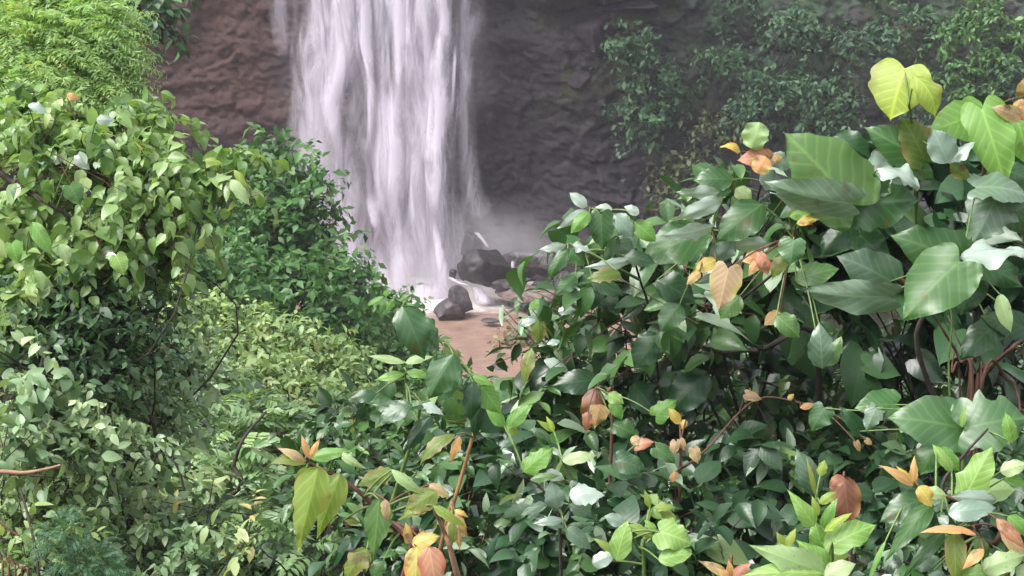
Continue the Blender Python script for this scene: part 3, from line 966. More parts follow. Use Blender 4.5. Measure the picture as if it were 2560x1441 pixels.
# ------------------------------------------------------------------ plants
class Plant:
    def __init__(self, name, label, cat, base, group=None):
        x, y = base
        self.o = bpy.data.objects.new(name, None)
        self.o.empty_display_size = .2
        self.o.location = (x, y, float(ground_z(x, y)[0]) - .02)
        COL.objects.link(self.o)
        tag(self.o, label, cat, group)
        self.base = np.array(self.o.location)
        self.lv = {}
        self.tb = {}
        self.stems = []
        self.rng = np.random.default_rng(abs(hash(label)) % 1 + sum(map(ord, label)))

    def leaves(self, mat):
        return self.lv.setdefault(mat, Leaves())

    def tubes(self, mat):
        return self.tb.setdefault(mat, Tubes())

    def stem(self, pts, r, mat='bark', n=24, sides=6):
        s = spline(pts, n)
        self.tubes(mat).add(s, r, sides)
        self.stems.append(s)
        return s

    def limb_to(self, p, r=.03, mat='bark', wob=.12):
        """a limb from the plant's foot to p"""
        p = np.asarray(p, float)
        L = np.linalg.norm(p - self.base)
        j = self.rng.normal(size=(2, 3)) * wob * L * np.array([1, 1, .3])
        a = self.base + (p - self.base) * .35 + j[0] + UP * .06 * L
        b = self.base + (p - self.base) * .72 + j[1] + UP * .06 * L
        return self.stem([self.base, a, b, p], [r, r * .75, r * .5, r * .3], mat, 14)

    def clump(self, c, rad, mat, ns, K=7, slen=.2, L=.06, W=.6, kind='ovate', m=4, a=1, droop=.35, up=.5, flat=.85, jit=.35,
              curl=.3, fold=.25, core=.5, twig=.003, pinnate=False, bark='bark', face=.45, rscale=(.45, 1.0), fan=.9, shift=0.0, wav=0.0, bias=(0, 0, 0)):
        """ns sprigs of K leaves over an uneven clump of radii rad about c"""
        rng = self.rng
        c = np.asarray(c, float)
        rad = np.broadcast_to(np.asarray(rad, float), (3,))
        u = rng.normal(size=(ns, 3))
        u[:, 2] += .25
        u[:, 1] -= face
        u = nrm(u)
        lump = .62 + .76 * vnoise(u * 2.1 + c * 1.7, 3)
        rr = rng.uniform(*rscale, ns) ** .7
        root = c + u * rad * (rr * lump)[:, None]
        dirv = nrm(u * np.array([1, 1, .6]) + UP * up + np.array(bias) + rng.normal(size=(ns, 3)) * .45)
        sl = slen * rng.uniform(.7, 1.35, ns)
        t = (np.arange(K) + .6) / K
        sag = droop * sl[:, None, None] * (t[None, :, None] ** 2) * np.array([0, 0, -1.0])
        pos = root[:, None] + dirv[:, None] * (sl[:, None] * t[None])[..., None] + sag
        tang = nrm(dirv[:, None] + np.array([0, 0, -1.0]) * (2 * droop * t)[None, :, None])
        side = np.cross(tang, UP + 0 * tang)
        side = nrm(side + .001)
        if pinnate:
            sg = np.where(np.arange(K) % 2 == 0, 1.0, -1.0)[None, :, None]
            ld = tang * .55 + side * sg * fan + rng.normal(size=tang.shape) * jit * .3 - UP * .12
            nn = np.cross(side, tang)
            nn = np.where(nn[..., 2:3] < 0, -nn, nn) + rng.normal(size=(ns, 1, 3)) * .3 + rng.normal(size=tang.shape) * .12
            pos[:, 1::2] = pos[:, 0::2][:, :pos[:, 1::2].shape[1]]
        else:
            ph = rng.uniform(0, 6.28, (ns, 1)) + np.arange(K)[None] * 2.4
            nn0 = np.cross(side, tang)
            ld = tang * .5 + side * (np.cos(ph))[..., None] * fan + nn0 * (np.sin(ph) * .5)[..., None] + rng.normal(size=tang.shape) * jit - UP * droop * .5
            nn = UP * flat + u[:, None] * .45 + rng.normal(size=tang.shape) * jit
        ll = L * np.exp(rng.normal(size=(ns, K)) * .22)
        if pinnate:
            ll = L * (.55 + .75 * np.sin(math.pi * (t * .85 + .1)))[None] * rng.uniform(.8, 1.2, (ns, 1))
        rnd = np.clip(rng.beta(2, 2, (ns, 1)) * .7 + rng.random((ns, K)) * .34 + shift, 0, 1)
        self.leaves(mat).add(pos.reshape(-1, 3), ld.reshape(-1, 3), nn.reshape(-1, 3), ll.ravel(), (ll * W).ravel(), rnd.ravel(), kind, m, a,
                             curl=rng.uniform(.3, 1.5, ns * K) * curl, fold=rng.uniform(.2, 1.6, ns * K) * fold, wav=wav, rng=rng)
        if twig:
            self.tubes(bark).many(root - dirv * (sl * .4)[:, None], root + dirv * (sl * .95)[:, None] + np.outer(sl, [0, 0, -1.0]) * droop * .9, twig)
        if core:  # inner leaves keep to the darker colours, painting shade inside the clump
            nc = int(ns * K * core * .35)
            uu = nrm(rng.normal(size=(nc, 3)))
            pc = c + uu * rad * (rng.uniform(.1, .6, nc))[:, None]
            self.leaves(mat).add(pc, rng.normal(size=(nc, 3)), rng.normal(size=(nc, 3)) + UP * .6, L * 1.35, L * 1.35 * W, rng.random(nc) * .4, kind, 2 if m > 2 else m, 1, curl=.2, fold=.2)

    def hero(self, bx, by, tx, ty, wpx, kind, mat, D, roll=0.0, dd=0.0, arch=.12, fold=.18, wav=.05, label=None, up=.35, rnd=None, name='leaf', pet=True, m=26, a=6):
        """one large leaf, base and tip given where the photo shows them, D metres off"""
        rng = self.rng
        Dj = D + rng.normal() * .03
        B, T = at(bx, by, Dj), at(tx, ty, Dj + dd)
        ax = T - B
        L = np.linalg.norm(ax)
        d = ax / L
        tc = nrm(C0 - (B + T) / 2)
        n = tc + UP * up
        n = nrm(n - d * (n @ d))
        s = np.cross(d, n)
        r = math.radians(roll)
        n = n * math.cos(r) + s * math.sin(r)
        s = np.cross(d, n)
        tcp = nrm(tc - d * (tc @ d))
        W = wpx * PX * Dj / max(abs(n @ tcp), .35)
        tv, tf, tt, ts = tpl(kind, m, a)
        x = tv[:, 0] * W
        y = tv[:, 1] * L
        ph = rng.uniform(0, 6.28, 3)
        z = arch * L * 4 * tt * (1 - tt) - fold * np.abs(x) * (1 + .5 * math.sin(ph[2])) + fold * .6 * x ** 2 / max(W, 1e-6)
        z = z + wav * W * (np.sin(tt * 8 + ph[0] + ts) * np.abs(ts) ** 1.5 + .6 * np.sin(tt * 15 + ph[1] - ts * 2) * ts ** 2)
        z = z + (.022 if mat in ('silver_glare', 'grey', 'dark', 'mid', 'pale', 'light') else .01) * min(L, 1.4 * W) * np.cos(6.283 * (6.5 * tt - 2.6 * np.abs(ts))) * np.abs(ts) ** .7 * (1 - tt) ** .4
        # uneven margin
        x = x * (1 + .04 * np.sin(tt * 19 + ph[1]) * np.abs(ts) + .06 * ts * math.sin(ph[0]))
        rg_ = vnoise(np.stack([tt * 11, np.sign(ts) * 3 + ph[0], 0 * tt + ph[1]], 1), 6) - .5
        x = x * (1 + rng.choice([.1, .2, .45]) * rg_ * ts ** 4)
        V = B + np.outer(x, s) + np.outer(y, d) + np.outer(z, n)
        uv = np.stack([.5 + tv[:, 0], tv[:, 1]], 1)
        rv = rng.random() if rnd is None else rnd
        o = link_mesh(name, V - self.base, tf, M[mat], self.o, True, uv, {'rnd': np.full(len(V), rv)})
        if label:
            o['label'] = label
        if pet and self.stems:
            best = None
            for st in self.stems:
                dist = np.linalg.norm(st - B, axis=1) + .25 * np.clip(st[:, 2] - B[2], 0, 9)
                i = int(dist.argmin())
                if best is None or dist[i] < best[0]:
                    best = (dist[i], st[i])
            q = best[1]
            mid = (B + q) / 2 + UP * .06 * best[0]
            self.tubes('redbark' if mat in ('orange', 'red', 'yellow', 'tan', 'peach', 'brown') else 'greenstem').add(spline([q, mid, B + d * L * .02], 8), [.0035, .0022], 5)
        return o

    def build(self):
        bark = {'bark': 'branches', 'redbark': 'twigs', 'orangestem': 'stem', 'greenstem': 'stem', 'paletwig': 'twigs'}
        for k, l in self.lv.items():
            l.build('foliage', M[k], self.o)
        for k, t in self.tb.items():
            t.build(bark[k], M[k], self.o)


def gx(px, py, d):
    p = at(px, py, d)
    return (p[0], p[1])


FLAT = dict(m=2, a=1, twig=0)


def grow(P, clumps, mat, cover=4.0, L=.06, W=.6, K=7, limb=.02, limbmat='bark', dz=.85, **kw):
    """clumps: (px, py, depth, rx px, ry px) as they stand; fills each with sprigs until it is cover leaves deep"""
    for c in clumps:
        px, py, D, rx, ry = c[:5]
        k = PX * D
        p = at(px, py, D)
        r = np.array([rx * k, .5 * (rx + ry) * k * dz, ry * k])
        A = math.pi * r[0] * r[2]
        ns = max(3, int(cover * A / (.55 * L * L * W * K)))
        if limb:
            P.limb_to(p, limb, limbmat)
        P.clump(p, r, mat, ns, K=K, L=L, W=W, **kw)


def mid_base(clumps, dx=0.0, dy=0.0):
    pts = np.array([at(c[0], c[1], c[2]) for c in clumps])
    return (pts[:, 0].mean() + dx, pts[:, 1].mean() + dy)


def shrub(name, label, cat, clumps, mat, group=None, base=None, **kw):
    P = Plant(name, label, cat, base or mid_base(clumps), group)
    grow(P, clumps, mat, **kw)
    return P


# ---- shrubs and creepers on the cliff
CL = 'shrubs clinging to the cliff'
cliff_specs = [
    ('green shrub hanging on bare rock below the square dark block', [(1575, 110, 70, 62), (1630, 150, 40, 40), (1540, 130, 40, 30)], 'f_cliff'),
    ('tall green shrub on the cliff under the hanging shrub, widest of the cliff', [(1625, 215, 70, 60), (1600, 290, 75, 60), (1660, 265, 50, 70), (1600, 335, 50, 30)], 'f_cliff'),
    ('dull olive shrub at the cliff foot above the pointed glossy leaves', [(1690, 430, 55, 50), (1740, 410, 50, 50), (1680, 500, 45, 45), (1780, 450, 50, 60)], 'f_cliffolive'),
    ('grey olive shrub above the small pale leaf on the cliff', [(1770, 320, 60, 40), (1830, 330, 60, 40)], 'f_cliffolive'),
    ('bushy green shrub on the upper cliff above the small pale leaf', [(1990, 60, 60, 55), (1950, 100, 40, 40), (2030, 90, 40, 40)], 'f_cliff'),
    ('broad green patch of shrub above the big heart leaf', [(1960, 230, 90, 60), (1900, 260, 70, 55), (2040, 210, 70, 50)], 'f_cliff'),
    ('dark shrub in the cliff hollow next to the round lime leaf', [(2060, 300, 70, 45), (2000, 310, 50, 40), (2110, 270, 50, 60)], 'f_cliff'),
    ('shrub on the upper cliff above the round lime leaf', [(2130, 110, 80, 45), (2220, 100, 60, 45)], 'f_cliff'),
    ('bright green shrub at the top corner of the cliff', [(2470, 50, 90, 60), (2400, 90, 70, 50), (2540, 100, 50, 60)], 'f_deep'),
    ('leafy cliff shrub between the lime leaf and the orange withered leaves', [(2400, 190, 70, 50), (2450, 230, 60, 40), (2480, 160, 60, 50)], 'f_deep'),
    ('thin shrub in the bare rock above the broad green patch', [(1840, 150, 55, 40), (1880, 190, 50, 35)], 'f_cliff'),
    ('small shrub topping the dark purple rock face', [(2270, 30, 60, 30), (2330, 60, 50, 40)], 'f_cliff'),
    ('small tuft on the rock between two larger cliff shrubs', [(1760, 150, 34, 24)], 'f_cliff'),
    ('low tuft below the broad green patch on the cliff', [(1850, 300, 45, 26)], 'f_cliff'),
    ('dark bush on the cliff at the picture edge behind the orange leaves', [(2540, 200, 60, 50), (2510, 240, 60, 40)], 'f_cliff'),
]
for lab, cl, mt in cliff_specs:
    pts = [on_cliff(a, b, 1.0) for a, b, _, _ in cl]
    P = Plant('cliff_shrub', lab, 'shrub', (pts[0][0], pts[0][1] + .6), CL)
    # rooted in the rock face behind its lowest clump
    low = min(pts, key=lambda q: q[2])
    P.o.location = low + np.array([0, .7, -.35])
    P.base = np.array(P.o.location)
    for q, (a, b, rx, ry) in zip(pts, cl):
        k = PX * 61
        r = np.array([rx * k, .45 * (rx + ry) * k, ry * k]) * .82
        P.limb_to(q, .035)
        P.clump(q, r, mt, int(2.8 * math.pi * r[0] * r[2] / (.55 * .2 * .2 * .5 * 7)), K=7, slen=.6, L=.2, W=.5, core=.6, droop=.6, jit=.5, **FLAT)
    P.build()


def ground_cover():
    mt = leaf_material('cliff_creeper_foliage', [(0, (.018, .05, .026)), (.6, (.035, .09, .042)), (1, (.07, .15, .06))], rough=.55, trans=.2, vein=0)
    rng = np.random.default_rng(77)
    n = 22000
    x = rng.uniform(3.2, 18.5, n)
    z = rng.uniform(2.5, 11.5, n)
    q = np.stack([x, z, 0 * x], 1)
    keep = (fbm(q * .55, 4, 60) > .53 + .2 * sstep(8, 3.2, x)) & (fbm(q * 1.7, 3, 70) > .47)
    x, z = x[keep], z[keep]
    n = len(x)
    y = cliff_y(x, z) - rng.uniform(.2, .75, n)
    lv = Leaves()
    d = rng.normal(size=(n, 3)) * np.array([1, .5, .6]) - UP * .5
    nn = np.array([0, -.7, .7]) + rng.normal(size=(n, 3)) * .5
    L = .17 * np.exp(rng.normal(size=n) * .3)
    rnd = np.clip(fbm(np.stack([x, z, 0 * x], 1) * 1.2, 3, 80) * 1.3 - .3 + rng.random(n) * .35, 0, 1)
    lv.add(np.stack([x, y, z], 1), d, nn, L, L * .55, rnd, 'ovate', 2, 1, curl=.3, fold=.2)
    o = link_mesh('cliff_ground_cover', np.concatenate(lv.V), np.concatenate(lv.F), mt, None, True, np.concatenate(lv.U), {'rnd': np.concatenate(lv.R)})
    tag(o, kind='stuff')


ground_cover()

def undergrowth():
    rng = np.random.default_rng(5)
    V = []
    n = 60000
    y = 4 + 44 * rng.random(n) ** 1.7
    x = (rng.random(n) * 2 - 1) * (1.2 + .33 * y)
    z = ground_z(x, y)
    keep = z > .25
    x, y, z = x[keep], y[keep], z[keep]
    n = len(x)
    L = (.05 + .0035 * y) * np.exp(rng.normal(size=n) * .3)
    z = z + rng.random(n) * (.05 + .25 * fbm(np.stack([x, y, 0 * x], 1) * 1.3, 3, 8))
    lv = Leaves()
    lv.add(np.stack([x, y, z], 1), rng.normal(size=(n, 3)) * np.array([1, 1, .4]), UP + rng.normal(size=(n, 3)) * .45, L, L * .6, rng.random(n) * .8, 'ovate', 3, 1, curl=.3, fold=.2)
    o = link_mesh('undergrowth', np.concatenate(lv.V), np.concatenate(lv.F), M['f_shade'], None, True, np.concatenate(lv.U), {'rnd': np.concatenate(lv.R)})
    tag(o, kind='stuff')


undergrowth()

# ---- the wooded slope on the low-x side, far to near
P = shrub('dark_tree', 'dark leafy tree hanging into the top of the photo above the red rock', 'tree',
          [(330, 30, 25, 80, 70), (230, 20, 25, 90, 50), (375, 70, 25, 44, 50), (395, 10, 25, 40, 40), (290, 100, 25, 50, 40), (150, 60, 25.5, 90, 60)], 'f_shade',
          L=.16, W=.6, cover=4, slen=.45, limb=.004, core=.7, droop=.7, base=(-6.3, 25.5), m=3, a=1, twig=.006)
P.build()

deep = dict(L=.15, W=.55, cover=4.2, slen=.42, limb=.05, core=.7, droop=.4, jit=.45, **FLAT)
P = shrub('round_crowned_tree', 'deep green tree standing in front of the white water, knobbly crown', 'tree',
          [(695, 395, 30, 55, 52), (770, 450, 30, 55, 40), (640, 440, 30.3, 55, 55), (770, 530, 30, 60, 46), (690, 520, 29.6, 80, 70), (810, 600, 30, 48, 40),
           (590, 500, 30.5, 60, 70), (720, 620, 29.5, 100, 70), (610, 600, 29.6, 80, 80), (600, 410, 30.5, 26, 22)], 'f_deep', base=(-4.0, 30.5), **deep)
P.build()
P = shrub('hillside_bush', 'deep green bush below the knobbly crowned tree, sloping to the falls', 'bush',
          [(830, 690, 29, 80, 60), (760, 720, 28.5, 90, 70), (880, 740, 29, 70, 60), (650, 700, 28.5, 80, 60), (820, 790, 28, 100, 60), (700, 790, 28, 90, 50)], 'f_deep', base=(-3.2, 29), **deep)
P.build()
P = shrub('hillside_bush', 'hazy green bush at the brink of the slope beside the grey boulders', 'bush',
          [(960, 760, 32, 60, 42), (1000, 800, 32, 55, 45), (930, 830, 31, 80, 60), (1030, 860, 31.5, 40, 50), (880, 850, 30.5, 80, 60)], 'f_deep', base=(-2.6, 32), shift=.05, **deep)
P.build()
P = shrub('hillside_bush', 'hazy green bush lower on the slope behind the drooping dark leaves', 'bush',
          [(960, 920, 29, 80, 60), (1050, 930, 29, 60, 60), (1110, 960, 28, 60, 50), (900, 960, 28, 70, 50)], 'f_deep', base=(-2.0, 28.5), shift=.05, **deep)
P.build()
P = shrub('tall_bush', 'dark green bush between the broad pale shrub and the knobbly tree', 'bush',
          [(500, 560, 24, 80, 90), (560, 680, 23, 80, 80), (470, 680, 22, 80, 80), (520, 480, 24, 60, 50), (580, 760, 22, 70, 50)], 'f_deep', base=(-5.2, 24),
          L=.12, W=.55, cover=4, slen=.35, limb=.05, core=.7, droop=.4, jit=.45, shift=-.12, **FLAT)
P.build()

ridge = dict(L=.062, W=.5, cover=4.2, slen=.26, K=8, limb=.02, core=.5, droop=.5, jit=.4, m=3, a=1, twig=.002)
rg = 'yellow-green shrubs along the slope'
for lab, cl in [
    ('yellow-green shrub on the slope under the overhanging pale shrub', [(430, 760, 15.5, 60, 40), (500, 800, 15.3, 70, 45), (400, 830, 15, 60, 50)]),
    ('yellow-green shrub in the middle of the slope, brightest of the ridge', [(600, 820, 15.5, 80, 45), (680, 850, 15.4, 80, 45), (560, 870, 15, 80, 50)]),
    ('yellow-green shrub at the lower end of the ridge towards the pool', [(780, 870, 15.6, 70, 45), (850, 920, 15.4, 70, 45), (760, 930, 15, 80, 45)]),
    ('grey-green shrub just below the yellow-green ridge', [(450, 920, 14, 80, 55), (540, 960, 13.8, 80, 50), (370, 940, 13.6, 70, 60)]),
    ('mixed green shrub at the end of the slope above the curved fern leaflets', [(670, 950, 14, 70, 50), (740, 1000, 13.8, 70, 45), (860, 1000, 14, 60, 45)])]:
    P = shrub('slope_shrub', lab, 'shrub', cl, 'f_slope' if 'grey' in lab else 'f_ridge', group=rg, **ridge)
    P.build()

# feathery pale tree, top corner
P = Plant('feathery_tree', 'pale lime feathery tree with drooping fronds in the top corner', 'tree', (-4.2, 12.2))
pf = dict(bias=(.35, -.2, .05), K=34, slen=.36, L=.05, W=.2, kind='lance', m=2, a=1, pinnate=True, droop=.45, up=.1, fan=.95, curl=.2, core=0, twig=.002, jit=1.1, bark='greenstem', rscale=(.4, 1.0), shift=.12)
for px, py, D, rx, ry, nsp in [(60, 40, 12.2, 120, 60, 70), (150, 90, 12, 110, 55, 70), (215, 140, 12, 65, 45, 36), (110, 170, 11.8, 120, 60, 70), (200, 215, 11.9, 75, 50, 44),
                               (60, 230, 11.6, 90, 60, 50), (180, 40, 12.2, 70, 40, 30), (30, 110, 11.8, 70, 70, 40), (250, 75, 12.2, 40, 30, 14), (150, 250, 11.7, 90, 50, 40)]:
    p = at(px, py, D)
    k = PX * D
    P.limb_to(p, .03)
    P.clump(p, (rx * k, rx * k * .8, ry * k), 'f_feather', nsp * 4, **pf)
P.build()

# broad pale-leaved shrub arching out from the edge
ls_ = dict(L=.066, W=.62, K=8, slen=.27, cover=6.0, limb=.009, core=.55, droop=.75, up=.35, jit=.38, m=5, a=2, twig=.0025, kind='ovate', bark='redbark', flat=.75, curl=.35, fold=.3, wav=.06)
P = shrub('pale_leaved_shrub', 'broad pale green shrub arching out above the dark hollow, wet leaves glinting', 'shrub',
          [(60, 270, 8.3, 80, 45), (160, 310, 8.2, 90, 50), (260, 300, 8.2, 80, 42), (350, 350, 8.2, 70, 48), (420, 400, 8.1, 70, 45), (490, 430, 8.0, 70, 40), (560, 445, 8.0, 45, 32),
           (100, 380, 8.0, 100, 60), (220, 410, 7.9, 100, 60), (330, 450, 7.9, 100, 65), (430, 490, 7.9, 80, 44), (520, 470, 7.9, 55, 28), (340, 285, 8.4, 44, 30)], 'f_leftshrub', base=(-2.9, 8.4), **ls_)
grow(P, [(160, 300, 8.0, 140, 50), (380, 380, 7.9, 130, 50), (200, 420, 7.7, 180, 60)], 'f_glint', **{**ls_, 'limb': 0, 'cover': .25, 'K': 3, 'core': 0, 'L': .06})  # sparse paler leaves: the glints are in their colour
P.stem([at(-20, 420, 8.0), at(70, 480, 7.75), at(170, 540, 7.75), at(230, 620, 7.9)], [.014, .008], 'bark')
for h in [(585, 425, 620, 475, 20, 'lance', 'lime', 7.75), (575, 450, 625, 515, 30, 'ovate', 'pale', 7.75), (510, 400, 560, 412, 20, 'lance', 'lime', 7.8), (175, 465, 200, 515, 52, 'heart', 'mid', 7.4), (185, 390, 225, 425, 30, 'ovate', 'silver_glare', 7.6),
          (240, 300, 290, 302, 26, 'ovate', 'silver_glare', 7.6), (70, 262, 120, 285, 22, 'ovate', 'silver_glare', 7.7), (165, 238, 200, 248, 18, 'ovate', 'orange', 7.8)]:
    P.hero(*h, roll=P.rng.uniform(-15, 15), m=16, a=4)
P.build()
P = shrub('pale_leaved_shrub', 'large-leaved pale shrub under the bare dark branch at the edge', 'shrub',
          [(60, 560, 7.9, 90, 60), (180, 620, 7.8, 90, 55), (290, 600, 7.9, 80, 60), (380, 580, 8.0, 70, 60), (420, 620, 8.1, 45, 40), (330, 680, 7.9, 70, 36), (395, 685, 8.1, 40, 30), (60, 690, 7.7, 80, 50)], 'f_leftshrub', base=(-2.3, 8.0), **ls_)
for h in [(80, 555, 130, 640, 40, 'ovate', 'light', 7.4), (150, 610, 172, 660, 34, 'ovate', 'pale', 7.4), (290, 640, 310, 690, 46, 'heart', 'light', 7.4), (30, 610, 45, 660, 44, 'heart', 'light', 7.4)]:
    P.hero(*h, roll=P.rng.uniform(-15, 15), m=16, a=4)
P.build()
P = shrub('dark_shrub', 'dark shaded shrub with fine leaves and a black trunk under the pale shrub', 'shrub',
          [(120, 770, 7.7, 110, 70), (230, 750, 7.75, 110, 60), (320, 790, 7.9, 80, 60), (200, 850, 7.7, 130, 70), (300, 880, 7.9, 90, 60), (100, 890, 7.6, 90, 70), (220, 940, 7.7, 110, 60)], 'f_shade', base=(-1.95, 8.0),
          L=.042, W=.5, K=8, cover=3.4, slen=.22, limb=.02, core=.9, droop=.5, jit=.5, m=3, a=1, twig=.002)
P.stem([P.base, at(80, 1080, 7.45), at(95, 960, 7.35), at(112, 890, 7.35), at(150, 800, 7.6)], [.016, .012, .008], 'bark')
P.build()
P = shrub('lime_sapling', 'few lime leaves of a sapling in the dark at the picture edge', 'sapling', [(30, 790, 7.6, 44, 44), (70, 830, 7.6, 30, 30)], 'f_ridge', base=(-2.1, 7.7),
          L=.09, W=.7, K=5, cover=1.6, slen=.2, limb=.008, core=.1, droop=.6, m=4, a=2, shift=.15)
P.build()
P = shrub('heart_leaved_vine', 'greyish heart-leaved vine down the picture edge', 'vine',
          [(30, 900, 7.4, 60, 80), (50, 1030, 7.2, 70, 80), (30, 1120, 7.0, 60, 50)], 'f_slope', base=(-2.0, 7.5), L=.056, W=.8, K=6, cover=3.2, slen=.25, limb=.01, core=.5, droop=.9, kind='heart', m=4, a=2, shift=.12)
P.build()
P = Plant('bare_twig', 'bare red-brown twig poking level over the pale leaves at the picture edge', 'twig', (-2.3, 6.9))
P.stem([P.base, at(-140, 1240, 6.5), at(-30, 1183, 6.4), at(60, 1183, 6.4), at(120, 1172, 6.4), at(152, 1163, 6.4)], [.011, .008, .004], 'paletwig')
P.build()
P = shrub('hollow_bush', 'shaded green bush below the dark hollow', 'bush', [(200, 980, 9.2, 100, 60), (300, 1010, 9.3, 90, 60), (190, 1060, 9, 100, 60)], 'f_slope', base=(-2.2, 9.3),
          L=.06, W=.5, K=8, cover=3.4, slen=.24, limb=.015, core=.8, droop=.5, jit=.45, m=3, a=1, shift=-.1)
P.build()

P = shrub('low_shrub', 'fine-leaved light shrub between the dark hollow and the ridge', 'shrub', [(420, 830, 8.8, 80, 60), (360, 930, 8.4, 90, 60), (450, 930, 8.6, 70, 60), (300, 1010, 8.0, 100, 60), (400, 1030, 8.2, 80, 60)], 'f_slope', base=(-2.5, 8.7),
          L=.045, W=.5, K=8, cover=3.6, slen=.2, limb=.006, core=.8, droop=.5, jit=.45, m=4, a=1, twig=.0015, shift=.12)
P.build()
P = shrub('low_shrub', 'light fine-leaved shrub under the heart-leaved vine', 'shrub', [(130, 1020, 7.5, 90, 60), (200, 1090, 7.3, 100, 60), (110, 1130, 7.2, 90, 60), (290, 1130, 7.5, 90, 50)], 'f_slope', base=(-1.9, 7.5),
          L=.042, W=.55, K=8, cover=3.6, slen=.18, limb=.006, core=.8, droop=.5, jit=.45, m=4, a=1, twig=.0015, shift=.15)
P.build()

# feathery / pinnate bushes filling the lower slope
pin = dict(K=16, slen=.3, L=.075, W=.38, kind='ovate', m=3, a=1, pinnate=True, droop=.5, up=.25, fan=1.0, curl=.25, core=0, twig=.002, jit=.25, bark='greenstem', rscale=(.3, 1.0))


def pinnate_bush(name, lab, clumps, mat, base, cover=3.2, group=None, under='f_shade', **kw):
    P = Plant(name, lab, 'bush', base, group)
    a = dict(pin)
    a.update(kw)
    for px, py, D, rx, ry in clumps:
        k = PX * D
        p = at(px, py, D)
        P.limb_to(p, .014)
        A = math.pi * rx * ry * k * k
        P.clump(p, (rx * k, .5 * (rx + ry) * k, ry * k), mat, max(4, int(cover * A / (.55 * a['L'] ** 2 * a['W'] * a['K']))), **a)
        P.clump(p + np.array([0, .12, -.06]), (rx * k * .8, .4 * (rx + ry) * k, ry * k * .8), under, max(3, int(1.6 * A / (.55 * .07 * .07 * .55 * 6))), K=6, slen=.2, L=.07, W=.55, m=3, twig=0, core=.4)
    return P


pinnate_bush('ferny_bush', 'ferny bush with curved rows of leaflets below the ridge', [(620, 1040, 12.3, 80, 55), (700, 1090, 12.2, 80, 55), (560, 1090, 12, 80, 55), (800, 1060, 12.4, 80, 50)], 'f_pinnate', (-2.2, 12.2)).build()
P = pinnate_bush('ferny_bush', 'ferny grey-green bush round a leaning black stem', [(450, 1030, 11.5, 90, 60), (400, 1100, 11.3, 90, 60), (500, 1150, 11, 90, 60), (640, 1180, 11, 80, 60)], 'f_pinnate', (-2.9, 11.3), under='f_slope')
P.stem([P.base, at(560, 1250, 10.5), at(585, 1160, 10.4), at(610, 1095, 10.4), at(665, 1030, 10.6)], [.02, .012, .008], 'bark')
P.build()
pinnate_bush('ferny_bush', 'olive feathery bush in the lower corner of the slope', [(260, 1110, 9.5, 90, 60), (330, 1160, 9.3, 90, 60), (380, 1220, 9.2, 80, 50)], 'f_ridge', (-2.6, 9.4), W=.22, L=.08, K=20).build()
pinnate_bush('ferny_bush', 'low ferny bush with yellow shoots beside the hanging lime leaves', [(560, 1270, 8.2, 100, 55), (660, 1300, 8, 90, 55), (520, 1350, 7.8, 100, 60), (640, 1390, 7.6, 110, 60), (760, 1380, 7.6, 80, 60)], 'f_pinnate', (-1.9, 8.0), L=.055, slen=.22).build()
P = shrub('low_shrub', 'yellow-shooted low shrub among the dark ferny leaflets', 'shrub', [(530, 1270, 7.6, 70, 26), (620, 1330, 7.4, 60, 26), (650, 1370, 7.2, 60, 24)], 'f_ridge', base=(-1.6, 7.6), L=.06, W=.42, K=7, cover=1.5, slen=.16, limb=.008, core=0, shift=.22, m=4, a=1)
P.build()
nearlow = dict(W=.5, K=7, cover=3.4, slen=.22, limb=.012, core=.7, droop=.5, jit=.45, m=4, a=1, twig=.0022)
P = shrub('low_shrub', 'bright glossy low shrub with pointed leaves at the bottom edge', 'shrub', [(300, 1280, 8, 90, 60), (420, 1310, 7.8, 90, 55), (380, 1390, 7.4, 100, 60), (500, 1420, 7.3, 80, 50), (260, 1380, 7.4, 70, 60)], 'f_slope', base=(-1.9, 7.8), L=.048, **nearlow)
P.build()
P = shrub('low_shrub', 'pale mottled low shrub in the bottom corner', 'shrub', [(80, 1180, 7.6, 90, 60), (150, 1250, 7.4, 90, 60), (40, 1290, 7.2, 70, 60), (70, 1390, 6.8, 80, 60)], 'f_ridge', base=(-2.0, 7.4), L=.045, **nearlow)
P.stem([at(50, 1220, 6.6), at(70, 1290, 6.55), at(90, 1380, 6.5), at(100, 1470, 6.5)], [.004, .006], 'bark')
P.build()
P = Plant('dead_stalk_tuft', 'tuft of thin dead red-brown stalks in the bottom corner', 'dead stalks', gx(20, 1480, 6.4))
P.stem([P.base, at(-40, 1380, 6.3), at(-20, 1300, 6.3), at(30, 1330, 6.3), at(50, 1340, 6.3)], [.006, .004], 'redbark')
for k in range(5):
    P.stem([P.base, at(10 + 15 * k, 1470, 6.3), at(5 + 14 * k, 1400 + 6 * k, 6.3), at(-10 + 16 * k, 1360 + 14 * k, 6.3)], [.005, .003], 'redbark')
P.build()
P = Plant('feathery_sprig', 'blue-green feathery sprig low in the bottom corner', 'plant', gx(190, 1400, 6.4))
for px, py, rx, ry in ((160, 1340, 40, 50), (200, 1400, 50, 50), (250, 1430, 40, 30)):
    p = at(px, py, 6.4)
    P.limb_to(p, .006, 'greenstem')
    P.clump(p, (rx * PX * 6.4, .09, ry * PX * 6.4), 'f_needle', 70, K=26, slen=.075, L=.017, W=.16, kind='lance', m=2, a=1, pinnate=True, droop=.4, up=.4, core=0, twig=.0012, bark='greenstem', fan=.6)
P.build()

